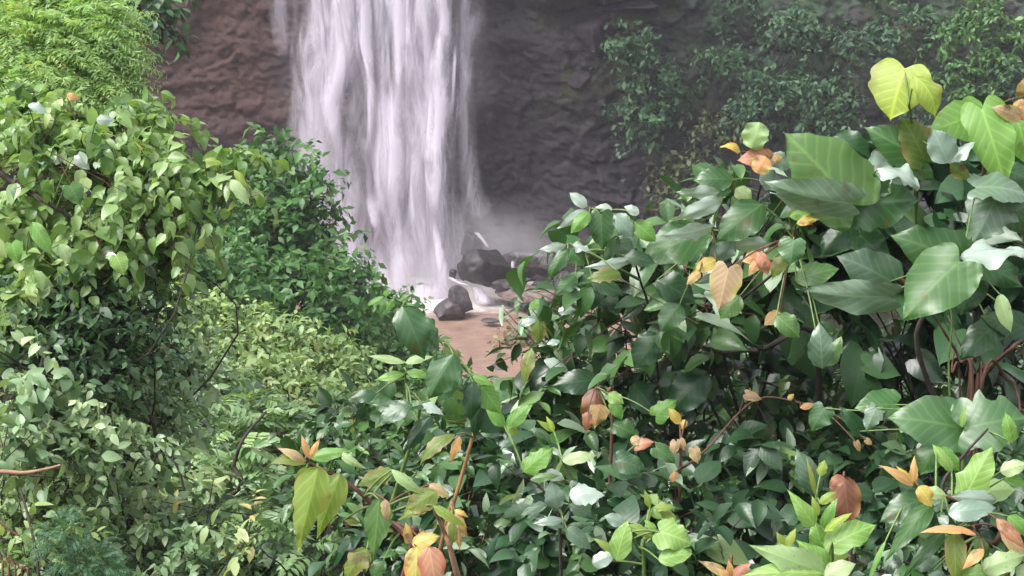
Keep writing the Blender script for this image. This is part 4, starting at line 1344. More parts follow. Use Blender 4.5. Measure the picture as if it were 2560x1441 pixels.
# ---- the wide leafy bank under the right-hand plants (nearer shrubs)
gl = dict(W=.58, K=7, slen=.26, limb=.006, core=.8, droop=.5, up=.45, jit=.4, m=5, a=2, twig=.003, flat=.9, curl=.3, fold=.3, wav=.05, bark='redbark')
G = 'glossy shrubs covering the near bank'
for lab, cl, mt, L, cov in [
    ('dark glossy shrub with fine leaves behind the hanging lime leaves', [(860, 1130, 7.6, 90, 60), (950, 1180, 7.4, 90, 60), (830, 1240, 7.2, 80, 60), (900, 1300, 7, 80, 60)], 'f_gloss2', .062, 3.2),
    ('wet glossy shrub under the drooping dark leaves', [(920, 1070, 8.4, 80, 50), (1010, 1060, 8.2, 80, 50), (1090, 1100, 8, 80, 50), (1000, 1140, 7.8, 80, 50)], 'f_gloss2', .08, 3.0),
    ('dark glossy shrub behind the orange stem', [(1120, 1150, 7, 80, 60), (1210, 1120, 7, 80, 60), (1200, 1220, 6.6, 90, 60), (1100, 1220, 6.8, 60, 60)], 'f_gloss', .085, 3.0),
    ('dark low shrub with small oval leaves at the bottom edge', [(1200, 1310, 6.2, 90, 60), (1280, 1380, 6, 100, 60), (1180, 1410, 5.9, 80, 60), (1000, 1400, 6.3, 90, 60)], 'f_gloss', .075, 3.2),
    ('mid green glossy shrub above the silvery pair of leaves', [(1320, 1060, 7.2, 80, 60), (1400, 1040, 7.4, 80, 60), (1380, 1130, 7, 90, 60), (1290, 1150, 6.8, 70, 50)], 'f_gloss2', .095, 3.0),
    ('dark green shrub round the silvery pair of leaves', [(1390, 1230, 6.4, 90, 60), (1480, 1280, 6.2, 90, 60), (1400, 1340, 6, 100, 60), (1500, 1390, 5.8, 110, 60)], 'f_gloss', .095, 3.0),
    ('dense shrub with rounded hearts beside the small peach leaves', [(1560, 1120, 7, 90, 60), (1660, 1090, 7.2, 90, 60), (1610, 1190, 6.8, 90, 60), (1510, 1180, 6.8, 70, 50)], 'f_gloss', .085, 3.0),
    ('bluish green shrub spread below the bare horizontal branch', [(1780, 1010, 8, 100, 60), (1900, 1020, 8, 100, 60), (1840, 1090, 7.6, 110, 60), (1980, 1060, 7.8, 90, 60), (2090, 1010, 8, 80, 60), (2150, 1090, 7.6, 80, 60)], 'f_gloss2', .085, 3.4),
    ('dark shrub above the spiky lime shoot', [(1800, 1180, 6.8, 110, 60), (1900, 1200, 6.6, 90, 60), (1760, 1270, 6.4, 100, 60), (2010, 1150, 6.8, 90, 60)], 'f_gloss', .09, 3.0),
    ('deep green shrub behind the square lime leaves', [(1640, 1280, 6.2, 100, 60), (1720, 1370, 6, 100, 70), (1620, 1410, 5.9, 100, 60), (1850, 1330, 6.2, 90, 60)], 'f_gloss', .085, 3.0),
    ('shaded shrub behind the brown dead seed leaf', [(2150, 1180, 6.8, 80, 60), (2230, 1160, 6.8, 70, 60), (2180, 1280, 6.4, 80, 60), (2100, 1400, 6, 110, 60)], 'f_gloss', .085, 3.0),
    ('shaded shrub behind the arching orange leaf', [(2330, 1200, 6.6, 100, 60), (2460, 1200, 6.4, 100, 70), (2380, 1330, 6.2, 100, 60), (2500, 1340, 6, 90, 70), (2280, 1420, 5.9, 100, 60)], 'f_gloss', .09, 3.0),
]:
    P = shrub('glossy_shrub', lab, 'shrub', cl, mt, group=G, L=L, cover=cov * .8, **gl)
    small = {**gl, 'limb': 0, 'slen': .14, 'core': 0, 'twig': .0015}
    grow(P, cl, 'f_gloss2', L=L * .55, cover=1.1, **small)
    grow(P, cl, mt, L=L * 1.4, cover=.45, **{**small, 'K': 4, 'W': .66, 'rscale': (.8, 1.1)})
    grow(P, cl, 'f_glint', L=L * .9, cover=.17, **{**small, 'K': 3, 'rscale': (.9, 1.15), 'W': .42})
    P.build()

# lower left edge of the big-leaved thicket, beside the pool
P = shrub('poolside_shrub', 'slender glossy shrub overhanging the muddy pool', 'shrub',
          [(1375, 825, 7.6, 50, 32), (1420, 800, 7.6, 60, 40), (1490, 770, 7.6, 80, 50), (1425, 870, 7.5, 70, 45), (1370, 935, 7.4, 56, 44), (1480, 860, 7.4, 80, 60), (1440, 940, 7.2, 90, 50)],
          'f_gloss2', L=.085, cover=2.6, **{**gl, 'W': .45})
grow(P, [(1380, 830, 7.4, 60, 50), (1450, 790, 7.4, 90, 50), (1400, 920, 7.2, 80, 60)], 'f_glint', **{**gl, 'L': .08, 'cover': .4, 'K': 3, 'limb': 0, 'core': 0, 'W': .4})
for h in [(1345, 803, 1345, 860, 40, 'ovate', 'olive', 7.0), (1330, 870, 1310, 965, 36, 'lance', 'olive', 6.9), (1400, 855, 1365, 862, 18, 'lance', 'silver_glare', 7.0), (1360, 900, 1425, 935, 28, 'lance', 'silver_glare', 6.9),
          (1300, 812, 1345, 800, 20, 'lance', 'silver_glare', 7.0), (1395, 780, 1440, 775, 26, 'ovate', 'silver_glare', 7.0), (1480, 815, 1440, 855, 30, 'ovate', 'silver_glare', 7.0), (1330, 775, 1350, 745, 22, 'ovate', 'light', 7.1)]:
    P.hero(*h, roll=P.rng.uniform(-25, 25), m=18, a=4)
P.build()
P = shrub('dry_shrub', 'dry brown shrub at the edge of the muddy pool', 'shrub', [(1290, 845, 40, 40, 36), (1260, 870, 40, 24, 20), (1330, 870, 40, 30, 30)], 'f_dry', L=.14, W=.5, cover=1.1, K=6, slen=.3, limb=.015, core=.2, base=(.5, 40.5), **FLAT)
P.build()

# thicket under and behind the big leaves
gb = {**gl, 'slen': .34}
P = shrub('broad_leaved_thicket', 'dense dark thicket under the big heart leaves', 'shrub',
          [(1980, 620, 7.2, 110, 70), (2090, 600, 7.2, 110, 80), (2200, 600, 7.2, 110, 90), (2340, 560, 7.2, 120, 90), (2480, 560, 7.2, 110, 90), (2120, 720, 7.2, 120, 60), (2280, 740, 7.2, 120, 60), (2440, 720, 7.2, 120, 80), (2540, 420, 7.3, 60, 80), (2160, 480, 7.4, 90, 60), (2340, 440, 7.4, 100, 60)],
          'f_gloss', base=(2.4, 7.6), L=.15, cover=2.4, **{**gb, 'W': .78, 'kind': 'heart', 'limb': .009})
P.build()
P = shrub('broad_leaved_thicket', 'dense leafy thicket under the withered peach leaf', 'shrub',
          [(1560, 700, 7.0, 100, 60), (1680, 720, 7.0, 110, 70), (1800, 700, 7.0, 110, 70), (1900, 620, 7.1, 90, 70), (1780, 580, 7.1, 100, 60), (1560, 800, 6.9, 100, 60), (1680, 830, 6.9, 100, 60), (1820, 800, 7.0, 110, 60), (1950, 740, 7.1, 90, 70), (1880, 520, 7.2, 70, 40), (1540, 640, 7.0, 70, 50)],
          'f_gloss2', base=(1.1, 7.4), L=.105, cover=2.6, **{**gb, 'W': .6, 'limb': .008, 'shift': -.08})
grow(P, [(1560, 690, 6.8, 110, 60), (1720, 690, 6.8, 120, 80), (1860, 600, 6.9, 110, 80), (1620, 800, 6.8, 120, 60)], 'f_glint', **{**gb, 'L': .1, 'cover': .25, 'K': 3, 'limb': 0, 'core': 0, 'W': .38, 'rscale': (.8, 1.1)})
P.stem([P.base, at(2050, 900, 6.9), at(1900, 876, 6.8), at(1800, 880, 6.8), at(1700, 850, 6.8)], [.016, .01, .006], 'bark')
P.build()
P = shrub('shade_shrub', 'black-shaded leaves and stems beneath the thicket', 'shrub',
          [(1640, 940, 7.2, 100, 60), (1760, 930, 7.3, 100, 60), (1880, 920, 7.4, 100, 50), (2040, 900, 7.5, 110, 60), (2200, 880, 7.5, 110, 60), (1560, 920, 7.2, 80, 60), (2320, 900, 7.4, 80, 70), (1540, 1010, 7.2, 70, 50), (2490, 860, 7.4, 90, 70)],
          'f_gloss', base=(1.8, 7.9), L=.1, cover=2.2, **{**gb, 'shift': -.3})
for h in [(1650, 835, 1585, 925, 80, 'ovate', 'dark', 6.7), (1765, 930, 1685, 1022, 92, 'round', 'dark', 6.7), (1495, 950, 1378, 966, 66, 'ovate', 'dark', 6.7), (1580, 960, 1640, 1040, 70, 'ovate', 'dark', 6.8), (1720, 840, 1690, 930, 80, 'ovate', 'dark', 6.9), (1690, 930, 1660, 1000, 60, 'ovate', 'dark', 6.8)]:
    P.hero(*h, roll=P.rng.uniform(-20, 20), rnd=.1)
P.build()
P = shrub('shade_shrub', 'mid-green small-leaved shrub filling the gap behind the twisted stems', 'shrub', [(2360, 880, 7.6, 90, 70), (2480, 900, 7.6, 90, 80), (2250, 920, 7.6, 80, 60), (2540, 800, 7.7, 70, 70), (2140, 900, 7.7, 90, 60), (1980, 900, 7.8, 90, 60)], 'f_gloss2', base=(2.6, 8.0), L=.075, cover=3.4, **{**gl, 'shift': -.1})
P.build()
# red-brown stems at the picture edge
P = Plant('twisted_stems', 'red-brown twisted stems among dark leaves below the big heart leaves', 'stems', gx(2430, 1060, 6.6))
for pts, r in [([(2430, 1010), (2400, 900), (2360, 830), (2330, 780)], .011), ([(2440, 1010), (2470, 930), (2530, 870), (2570, 840)], .016), ([(2420, 1000), (2440, 900), (2430, 820)], .008),
               ([(2400, 1000), (2380, 930), (2390, 860)], .007), ([(2450, 990), (2520, 950), (2545, 990), (2550, 1030)], .011), ([(2450, 1000), (2440, 930), (2400, 860), (2370, 790)], .006),
               ([(2425, 990), (2415, 940), (2440, 870), (2480, 800)], .006)]:
    s = P.stem([P.base + np.array([0, 0, .1])] + [at(a, b, 6.6 + .1 * math.sin(a)) for a, b in pts], [r * .6, r * .55, r * .35], 'redbark', 30)
P.stem([at(2374, 990, 6.4), at(2372, 900, 6.4), at(2380, 800, 6.4), at(2365, 740, 6.4)], [.004, .003], 'greenstem')
P.build()

# ================= hand-placed plants nearest the camera =================
D = 6.2
P = Plant('big_leaf_plant', 'plant of huge heart-shaped leaves with one round lime leaf on top', 'plant', (2.35, 6.9))
J = at(2290, 560, 6.45)
P.stem([P.base, at(2330, 980, 6.7), at(2320, 750, 6.6), J, at(2305, 380, 6.25)], [.012, .009, .006, .004], 'bark')
P.stem([at(2320, 750, 6.6), at(2180, 640, 6.5), at(2135, 515, 6.25)], [.012, .006], 'redbark')
P.stem([at(2320, 750, 6.6), at(2420, 640, 6.5), at(2460, 430, 6.3), at(2452, 290, 6.25)], [.014, .006], 'redbark')
P.stem([at(2320, 780, 6.6), at(2400, 700, 6.3), at(2405, 660, 6.0)], [.01, .006], 'redbark')
P.stem([J, at(2280, 320, 6.15), at(2272, 262, 6.05)], [.006, .0045, .004], 'greenstem')
for h, k in [
    ((2262, 172, 2226, 302, 150, 'heart', 'lime', 6.05), dict(rnd=.9, roll=8, arch=.1, wav=.03)),
    ((2288, 192, 2338, 292, 64, 'ovate', 'lime', 6.02), dict(rnd=.7, roll=-25, arch=.22)),
    ((2322, 408, 2158, 318, 112, 'heart', 'mid', 6.15), dict(rnd=.3, roll=-10)),
    ((2310, 400, 2250, 290, 90, 'heart', 'olive', 6.2), dict(rnd=.1, roll=10)),
    ((2448, 290, 2316, 335, 112, 'heart', 'light', 6.2), dict(rnd=.35)),
    ((2455, 275, 2515, 470, 116, 'heart', 'light', 6.1), dict(rnd=.6, arch=.1, wav=.07)),
    ((2540, 290, 2575, 420, 90, 'heart', 'light', 6.25), dict(rnd=.3)),
    ((2132, 512, 1958, 330, 190, 'heart', 'mid', 6.05), dict(rnd=1, arch=.08, fold=.12)),
    ((2125, 508, 1912, 455, 92, 'heart', 'grey', 6.0), dict(rnd=.8, roll=-38, fold=.3)),
    ((2120, 530, 1925, 480, 60, 'ovate', 'silver_glare', 5.98), dict(rnd=.4, roll=-45, wav=.12, fold=.3)),
    ((2132, 512, 2300, 500, 140, 'heart', 'dark', 6.15), dict(rnd=.8, roll=14)),
    ((2136, 505, 2240, 430, 70, 'ovate', 'grey', 6.2), dict(rnd=.8, roll=-30)),
    ((2195, 420, 2300, 470, 44, 'lance', 'silver_glare', 6.1), dict(rnd=.7, roll=-40, wav=.14)),
    ((2185, 375, 2230, 440, 50, 'ovate', 'silver_glare', 6.2), dict(rnd=.3, roll=-30)),
    ((2085, 340, 2180, 400, 70, 'ovate', 'dark', 6.3), dict(rnd=.4)),
    ((2372, 408, 2328, 322, 76, 'ovate', 'silver_glare', 6.05), dict(rnd=.15, arch=.08)),
    ((2375, 408, 2440, 355, 36, 'lance', 'silver_glare', 6.05), dict(rnd=.5, roll=-30)),
    ((2375, 410, 2430, 450, 40, 'lance', 'olive', 6.05), dict(rnd=.3, roll=20)),
    ((2500, 478, 2432, 612, 122, 'heart', 'grey', 6.0), dict(rnd=.3, arch=.06)),
    ((2440, 470, 2580, 500, 70, 'heart', 'grey', 6.0), dict(rnd=.7, roll=-35)),
    ((2500, 480, 2590, 600, 90, 'heart', 'mid', 6.1), dict(rnd=.2)),
    ((2398, 652, 2225, 588, 128, 'heart', 'mid', 5.95), dict(rnd=.2, roll=-8)),
    ((2398, 655, 2256, 802, 158, 'heart', 'mid', 5.9), dict(rnd=.55, roll=6, arch=.08)),
    ((2228, 705, 2090, 640, 112, 'heart', 'grey', 6.05), dict(rnd=.1)),
    ((2222, 742, 1990, 722, 84, 'heart', 'grey', 6.0), dict(rnd=.75, roll=-32, wav=.1)),
    ((2400, 648, 2580, 640, 50, 'ovate', 'silver_glare', 5.9), dict(rnd=.8, roll=-40, wav=.14)),
    ((2410, 640, 2560, 720, 90, 'heart', 'dark', 6.0), dict(rnd=.7)),
    ((2440, 700, 2400, 790, 80, 'heart', 'dark', 6.1), dict(rnd=.5)),
    ((2500, 735, 2528, 832, 40, 'ovate', 'pale', 5.9), dict(rnd=.4, label='pale spotted hanging leaf', roll=15)),
    ((2545, 290, 2478, 268, 40, 'heart', 'peach', 6.1), dict(rnd=.5, label='withered pinkish leaf', roll=-15)),
    ((2560, 300, 2545, 250, 44, 'round', 'orange', 6.1), dict(rnd=.8, label='withered orange leaf')),
    ((2545, 245, 2568, 185, 34, 'lance', 'tan', 6.1), dict(rnd=.6, label='curled tan leaf', roll=30, arch=.3)),
    ((2530, 430, 2600, 470, 60, 'heart', 'dark', 6.2), {}),
    ((2130, 560, 2050, 640, 80, 'heart', 'dark', 6.25), dict(rnd=.3)),
    ((2150, 590, 2220, 660, 80, 'heart', 'dark', 6.25), dict(rnd=.5)),
    ((2480, 820, 2400, 900, 80, 'heart', 'dark', 6.2), dict(rnd=.4)),
    ((2560, 820, 2450, 790, 70, 'heart', 'dark', 6.2), dict(rnd=.6)),
]:
    P.hero(*h, **k)
P.build()

P = Plant('glossy_leaf_plant', 'glossy-leaved plant carrying orange and peach withered leaves', 'plant', (1.35, 6.9))
P.stem([P.base, at(1830, 980, 7.1), at(1840, 760, 6.8), at(1880, 560, 6.35), at(1915, 400, 6.2)], [.008, .006, .005, .004], 'bark')
P.stem([at(1840, 760, 6.8), at(1800, 640, 6.4), at(1780, 575, 6.2)], [.006, .004], 'bark')
P.stem([at(1840, 760, 6.8), at(1960, 660, 6.4), at(1985, 600, 6.1)], [.006, .004], 'bark')
for h, k in [
    ((1778, 582, 1597, 655, 104, 'ovate', 'mid', 6.05), dict(rnd=.3, roll=6)),
    ((1785, 565, 1650, 590, 40, 'lance', 'silver_glare', 6.0), dict(rnd=.6, roll=-35)),
    ((1908, 510, 1790, 605, 92, 'ovate', 'mid', 6.05), dict(rnd=.15)),
    ((1812, 493, 1672, 552, 44, 'lance', 'silver_glare', 6.1), dict(rnd=.8, roll=-35, wav=.14)),
    ((1800, 480, 1690, 480, 36, 'lance', 'silver_glare', 6.15), dict(rnd=.6, roll=-35, wav=.14)),
    ((1832, 450, 1732, 452, 62, 'ovate', 'dark', 6.2), dict(rnd=.8)),
    ((1878, 372, 1900, 306, 66, 'round', 'pale', 6.15), dict(rnd=.1, wav=.14)),
    ((1922, 398, 1842, 402, 52, 'heart', 'red', 6.1), dict(rnd=.8, label='withered orange-pink leaf')),
    ((1915, 392, 1890, 432, 50, 'round', 'orange', 6.05), dict(rnd=.6, label='withered orange leaf')),
    ((1852, 380, 1800, 368, 20, 'lance', 'yellow', 6.1), dict(roll=40, arch=.25)),
    ((1975, 420, 1925, 390, 46, 'round', 'silver_glare', 6.1), dict(rnd=.2)),
    ((1950, 405, 1935, 388, 22, 'round', 'tan', 6.05), {}),
    ((1900, 440, 1960, 470, 50, 'ovate', 'silver_glare', 6.15), dict(rnd=.1)),
    ((1840, 470, 1880, 510, 40, 'ovate', 'pale', 6.15), {}),
    ((1984, 602, 1974, 668, 70, 'heart', 'dark', 5.95), dict(rnd=.95)),
    ((1988, 702, 2100, 672, 58, 'ovate', 'mid', 6.0), dict(rnd=.7)),
    ((1820, 672, 1797, 776, 80, 'heart', 'peach', 5.9), dict(rnd=.7, label='withered peach heart-shaped leaf', arch=.06, wav=.03)),
    ((1905, 640, 1855, 655, 34, 'ovate', 'orange', 6.0), dict(rnd=.4, label='curled orange leaf')),
    ((1895, 630, 1920, 690, 34, 'ovate', 'red', 5.98), dict(rnd=.7, label='curled reddish leaf')),
    ((1900, 650, 1870, 690, 26, 'lance', 'orange', 5.97), {}),
    ((1790, 650, 1735, 680, 36, 'ovate', 'yellow', 6.0), dict(label='yellowing leaf')),
    ((1750, 680, 1716, 712, 24, 'ovate', 'tan', 6.0), {}),
    ((1800, 680, 1735, 710, 24, 'lance', 'silver_glare', 6.0), dict(roll=-40)),
    ((1960, 640, 1930, 700, 40, 'lance', 'olive', 6.05), {}),
    ((1990, 560, 2050, 548, 24, 'lance', 'yellow', 6.0), dict(wav=.2)),
    ((1970, 540, 2040, 530, 34, 'lance', 'light', 6.05), dict(wav=.16)),
    ((1850, 740, 1800, 800, 60, 'ovate', 'mid', 6.1), dict(rnd=.9)),
    ((1940, 790, 2000, 845, 56, 'ovate', 'mid', 6.0), dict(rnd=.9)),
    ((1950, 780, 1910, 815, 34, 'ovate', 'tan', 6.05), dict(label='small brown leaf')),
    ((1700, 620, 1830, 650, 60, 'ovate', 'dark', 6.2), {}),
    ((1640, 700, 1740, 760, 80, 'ovate', 'dark', 6.25), {}),
    ((1700, 760, 1650, 830, 66, 'ovate', 'dark', 6.2), dict(rnd=.9)),
    ((1840, 600, 1760, 660, 50, 'ovate', 'silver_glare', 6.1), dict(roll=-35, wav=.15)),
    ((1920, 610, 1810, 612, 40, 'lance', 'silver_glare', 6.1), dict(roll=-38, wav=.15)),
    ((2056, 922, 2048, 806, 66, 'ovate', 'grey', 5.9), dict(rnd=.4)),
    ((2070, 915, 2105, 840, 40, 'ovate', 'mid', 5.95), {}),
]:
    P.hero(*h, **k)
P.build()

P = Plant('leafy_sprig', 'slender sprig of white-rimmed leaves reaching out before the dark cliff', 'plant', (.75, 6.9))
P.stem([P.base, at(1640, 900, 6.9), at(1600, 700, 6.5), at(1545, 560, 6.2), at(1475, 523, 6.1)], [.007, .005, .004, .003], 'bark')
P.stem([at(1600, 700, 6.5), at(1480, 640, 6.2), at(1420, 615, 6.1)], [.006, .003], 'greenstem')
for h, k in [
    ((1466, 518, 1423, 482, 30, 'ovate', 'silver_glare', 6.0), dict(rnd=.9)), ((1468, 525, 1392, 572, 30, 'lance', 'silver_glare', 6.0), dict(rnd=.9, roll=-25)), ((1474, 530, 1426, 585, 36, 'ovate', 'light', 5.98), dict(rnd=.1)),
    ((1532, 524, 1487, 518, 22, 'lance', 'silver_glare', 6.05), dict(rnd=1)), ((1598, 535, 1560, 516, 24, 'ovate', 'silver_glare', 6.05), dict(rnd=1)), ((1502, 537, 1506, 628, 66, 'heart', 'mid', 5.95), dict(rnd=.1, arch=.06)),
    ((1535, 537, 1586, 600, 46, 'ovate', 'silver_glare', 6.0), dict(rnd=.0)), ((1585, 555, 1640, 605, 48, 'ovate', 'light', 6.0), dict(rnd=.1)), ((1416, 613, 1345, 625, 22, 'lance', 'silver_glare', 6.0), dict(rnd=1, arch=.22, roll=-20)),
    ((1420, 622, 1370, 700, 38, 'ovate', 'mid', 5.95), dict(rnd=.2)), ((1425, 620, 1460, 668, 40, 'ovate', 'mid', 6.0), dict(rnd=.4)), ((1430, 612, 1478, 630, 24, 'lance', 'silver_glare', 6.0), dict(rnd=.9, roll=-20, wav=.15)),
    ((1592, 646, 1455, 670, 28, 'lance', 'silver_glare', 5.95), dict(rnd=.9, roll=-25)), ((1552, 684, 1464, 700, 34, 'ovate', 'olive', 5.95), dict(rnd=0)), ((1530, 600, 1590, 640, 50, 'ovate', 'grey', 6.05), dict(rnd=.4)),
    ((1545, 590, 1510, 660, 30, 'ovate', 'mid', 6.05), {}), ((1560, 640, 1640, 660, 44, 'ovate', 'dark', 6.05), {}), ((1440, 690, 1390, 740, 40, 'ovate', 'dark', 6.1), dict(rnd=.8)), ((1480, 700, 1560, 740, 44, 'ovate', 'dark', 6.1), {}),
]:
    P.hero(*h, m=22, a=5, **k)
P.build()

# pair of heart leaves low at the edge
P = Plant('heart_leaf_plant', 'low plant with a matched pair of wide dark heart leaves', 'plant', gx(2410, 1120, 5.8))
P.stem([P.base, at(2410, 1120, 5.75), at(2408, 1068, 5.55)], [.008, .004], 'greenstem')
for h, k in [((2406, 1072, 2216, 1045, 138, 'heart', 'dark', 5.5), dict(rnd=.95, fold=.1, arch=.1)), ((2412, 1072, 2575, 1045, 140, 'heart', 'dark', 5.5), dict(rnd=.9, fold=.1, arch=.1)), ((2405, 1070, 2412, 1010, 16, 'lance', 'light', 5.45), {}),
             ((2240, 1012, 2134, 1022, 78, 'heart', 'mid', 5.7), dict(rnd=.5)), ((2190, 1020, 2165, 1080, 46, 'heart', 'grey', 5.65), {}), ((2320, 1100, 2440, 1120, 60, 'ovate', 'mid', 5.65), dict(rnd=.6)), ((2345, 1110, 2300, 1190, 70, 'ovate', 'mid', 5.7), dict(rnd=.4)),
             ((2530, 1108, 2512, 1030, 36, 'ovate', 'light', 5.4), dict(rnd=.6)), ((2560, 1080, 2600, 1150, 70, 'ovate', 'dark', 5.5), {}), ((2150, 1080, 2100, 1020, 40, 'heart', 'dark', 5.8), {}), ((2060, 1020, 2030, 1080, 60, 'heart', 'dark', 5.9), dict(rnd=.8))]:
    P.hero(*h, **k)
P.build()

# drooping dark-leaved stem in front of the pool
P = Plant('arching_stem_plant', 'arching stem of drooping dark leaves in front of the muddy pool, orange below', 'plant', (-.42, 5.5))
s1 = P.stem([at(1185, 1080, 5.2), at(1200, 975, 5.2), at(1150, 905, 5.15), at(1110, 862, 5.1), at(1055, 800, 5.1), at(1005, 757, 5.1), at(958, 740, 5.1)], [.0065, .006, .005, .003], 'greenstem', 40)
s2 = P.stem([P.base, at(1112, 1330, 5.25), at(1132, 1265, 5.22), at(1160, 1170, 5.2), at(1185, 1080, 5.2)], [.008, .0055, .005], 'orangestem', 30)
for h, k in [
    ((1005, 765, 1062, 900, 88, 'ovate', 'dark', 5.0), dict(rnd=.75, fold=.45)), ((1040, 790, 1098, 880, 50, 'ovate', 'dark', 5.02), dict(rnd=.95)), ((1000, 780, 1000, 850, 36, 'ovate', 'dark', 5.05), dict(rnd=.2)),
    ((1135, 885, 1072, 998, 84, 'ovate', 'dark', 4.98), dict(rnd=.85, fold=.3)), ((1152, 938, 1094, 1006, 46, 'ovate', 'mid', 5.0), dict(rnd=.3)), ((1182, 955, 1176, 1055, 46, 'ovate', 'dark', 5.0), dict(rnd=.35)), ((1200, 975, 1186, 1098, 38, 'ovate', 'dark', 5.05), dict(rnd=.1)),
    ((1202, 965, 1252, 1035, 54, 'ovate', 'light', 5.05), dict(rnd=.1)), ((1180, 940, 1235, 965, 24, 'lance', 'light', 5.05), {}), ((1110, 868, 1152, 905, 26, 'ovate', 'olive', 5.05), {}), ((1045, 800, 1100, 850, 18, 'lance', 'mid', 5.05), {}),
    ((965, 745, 920, 765, 20, 'lance', 'light', 5.05), {}), ((965, 742, 950, 785, 20, 'ovate', 'mid', 5.05), dict(rnd=.9)), ((960, 740, 975, 725, 16, 'ovate', 'light', 5.05), {}), ((985, 748, 965, 780, 18, 'ovate', 'light', 5.05), dict(rnd=0)), ((1000, 755, 1030, 735, 18, 'lance', 'mid', 5.05), dict(rnd=.9)),
    ((1010, 760, 1040, 775, 18, 'lance', 'light', 5.05), {}), ((1140, 1086, 1048, 1168, 34, 'lance', 'olive', 5.1), dict(rnd=.4, arch=.2, roll=20)), ((1150, 1090, 1125, 1160, 24, 'lance', 'orange', 5.2), {}),
]:
    P.hero(*h, **k)
for h, k in [((1142, 1290, 1112, 1350, 26, 'lance', 'tan', 5.15), dict(arch=.2)), ((1138, 1280, 1170, 1345, 26, 'lance', 'tan', 5.15), dict(arch=.2, roll=20)), ((1140, 1290, 1150, 1375, 28, 'ovate', 'tan', 5.12), dict(wav=.2)), ((1132, 1300, 1130, 1368, 22, 'lance', 'olive', 5.12), {}),
             ((1135, 1275, 1172, 1295, 14, 'lance', 'yellow', 5.15), dict(arch=.2))]:
    P.hero(*h, label='dry curled tan leaf' if h[6] == 'tan' else None, **k)
P.build()
P = Plant('drooping_leaf_plant', 'small plant with dark drooping leaves and pale upper blades', 'plant', (-.75, 6.3))
P.stem([P.base, at(1030, 1100, 6.1), at(1020, 1010, 5.9), at(1010, 905, 5.8)], [.009, .005, .003], 'greenstem')
for h, k in [((940, 985, 868, 1000, 32, 'ovate', 'dark', 5.7), dict(rnd=.5)), ((1030, 1012, 945, 1062, 48, 'ovate', 'dark', 5.7), dict(rnd=.5, roll=15)), ((1078, 1040, 1015, 1128, 42, 'ovate', 'dark', 5.7), dict(rnd=.2)), ((1012, 908, 918, 890, 20, 'lance', 'pale', 5.75), dict(arch=.05)), ((1012, 908, 1085, 892, 22, 'lance', 'pale', 5.75), {}),
             ((1015, 930, 1082, 945, 24, 'lance', 'light', 5.75), {}), ((1012, 935, 935, 952, 24, 'lance', 'light', 5.75), {}), ((1020, 1005, 930, 1012, 16, 'lance', 'silver_glare', 5.7), dict(roll=-30)), ((1055, 1010, 1110, 1040, 26, 'lance', 'silver_glare', 5.75), dict(roll=-30)),
             ((1020, 1020, 1075, 1010, 24, 'lance', 'mid', 5.75), {}), ((1055, 1075, 1100, 1130, 30, 'ovate', 'mid', 5.8), {}), ((1040, 1000, 1100, 970, 30, 'lance', 'mid', 5.85), {})]:
    P.hero(*h, **k)
P.build()

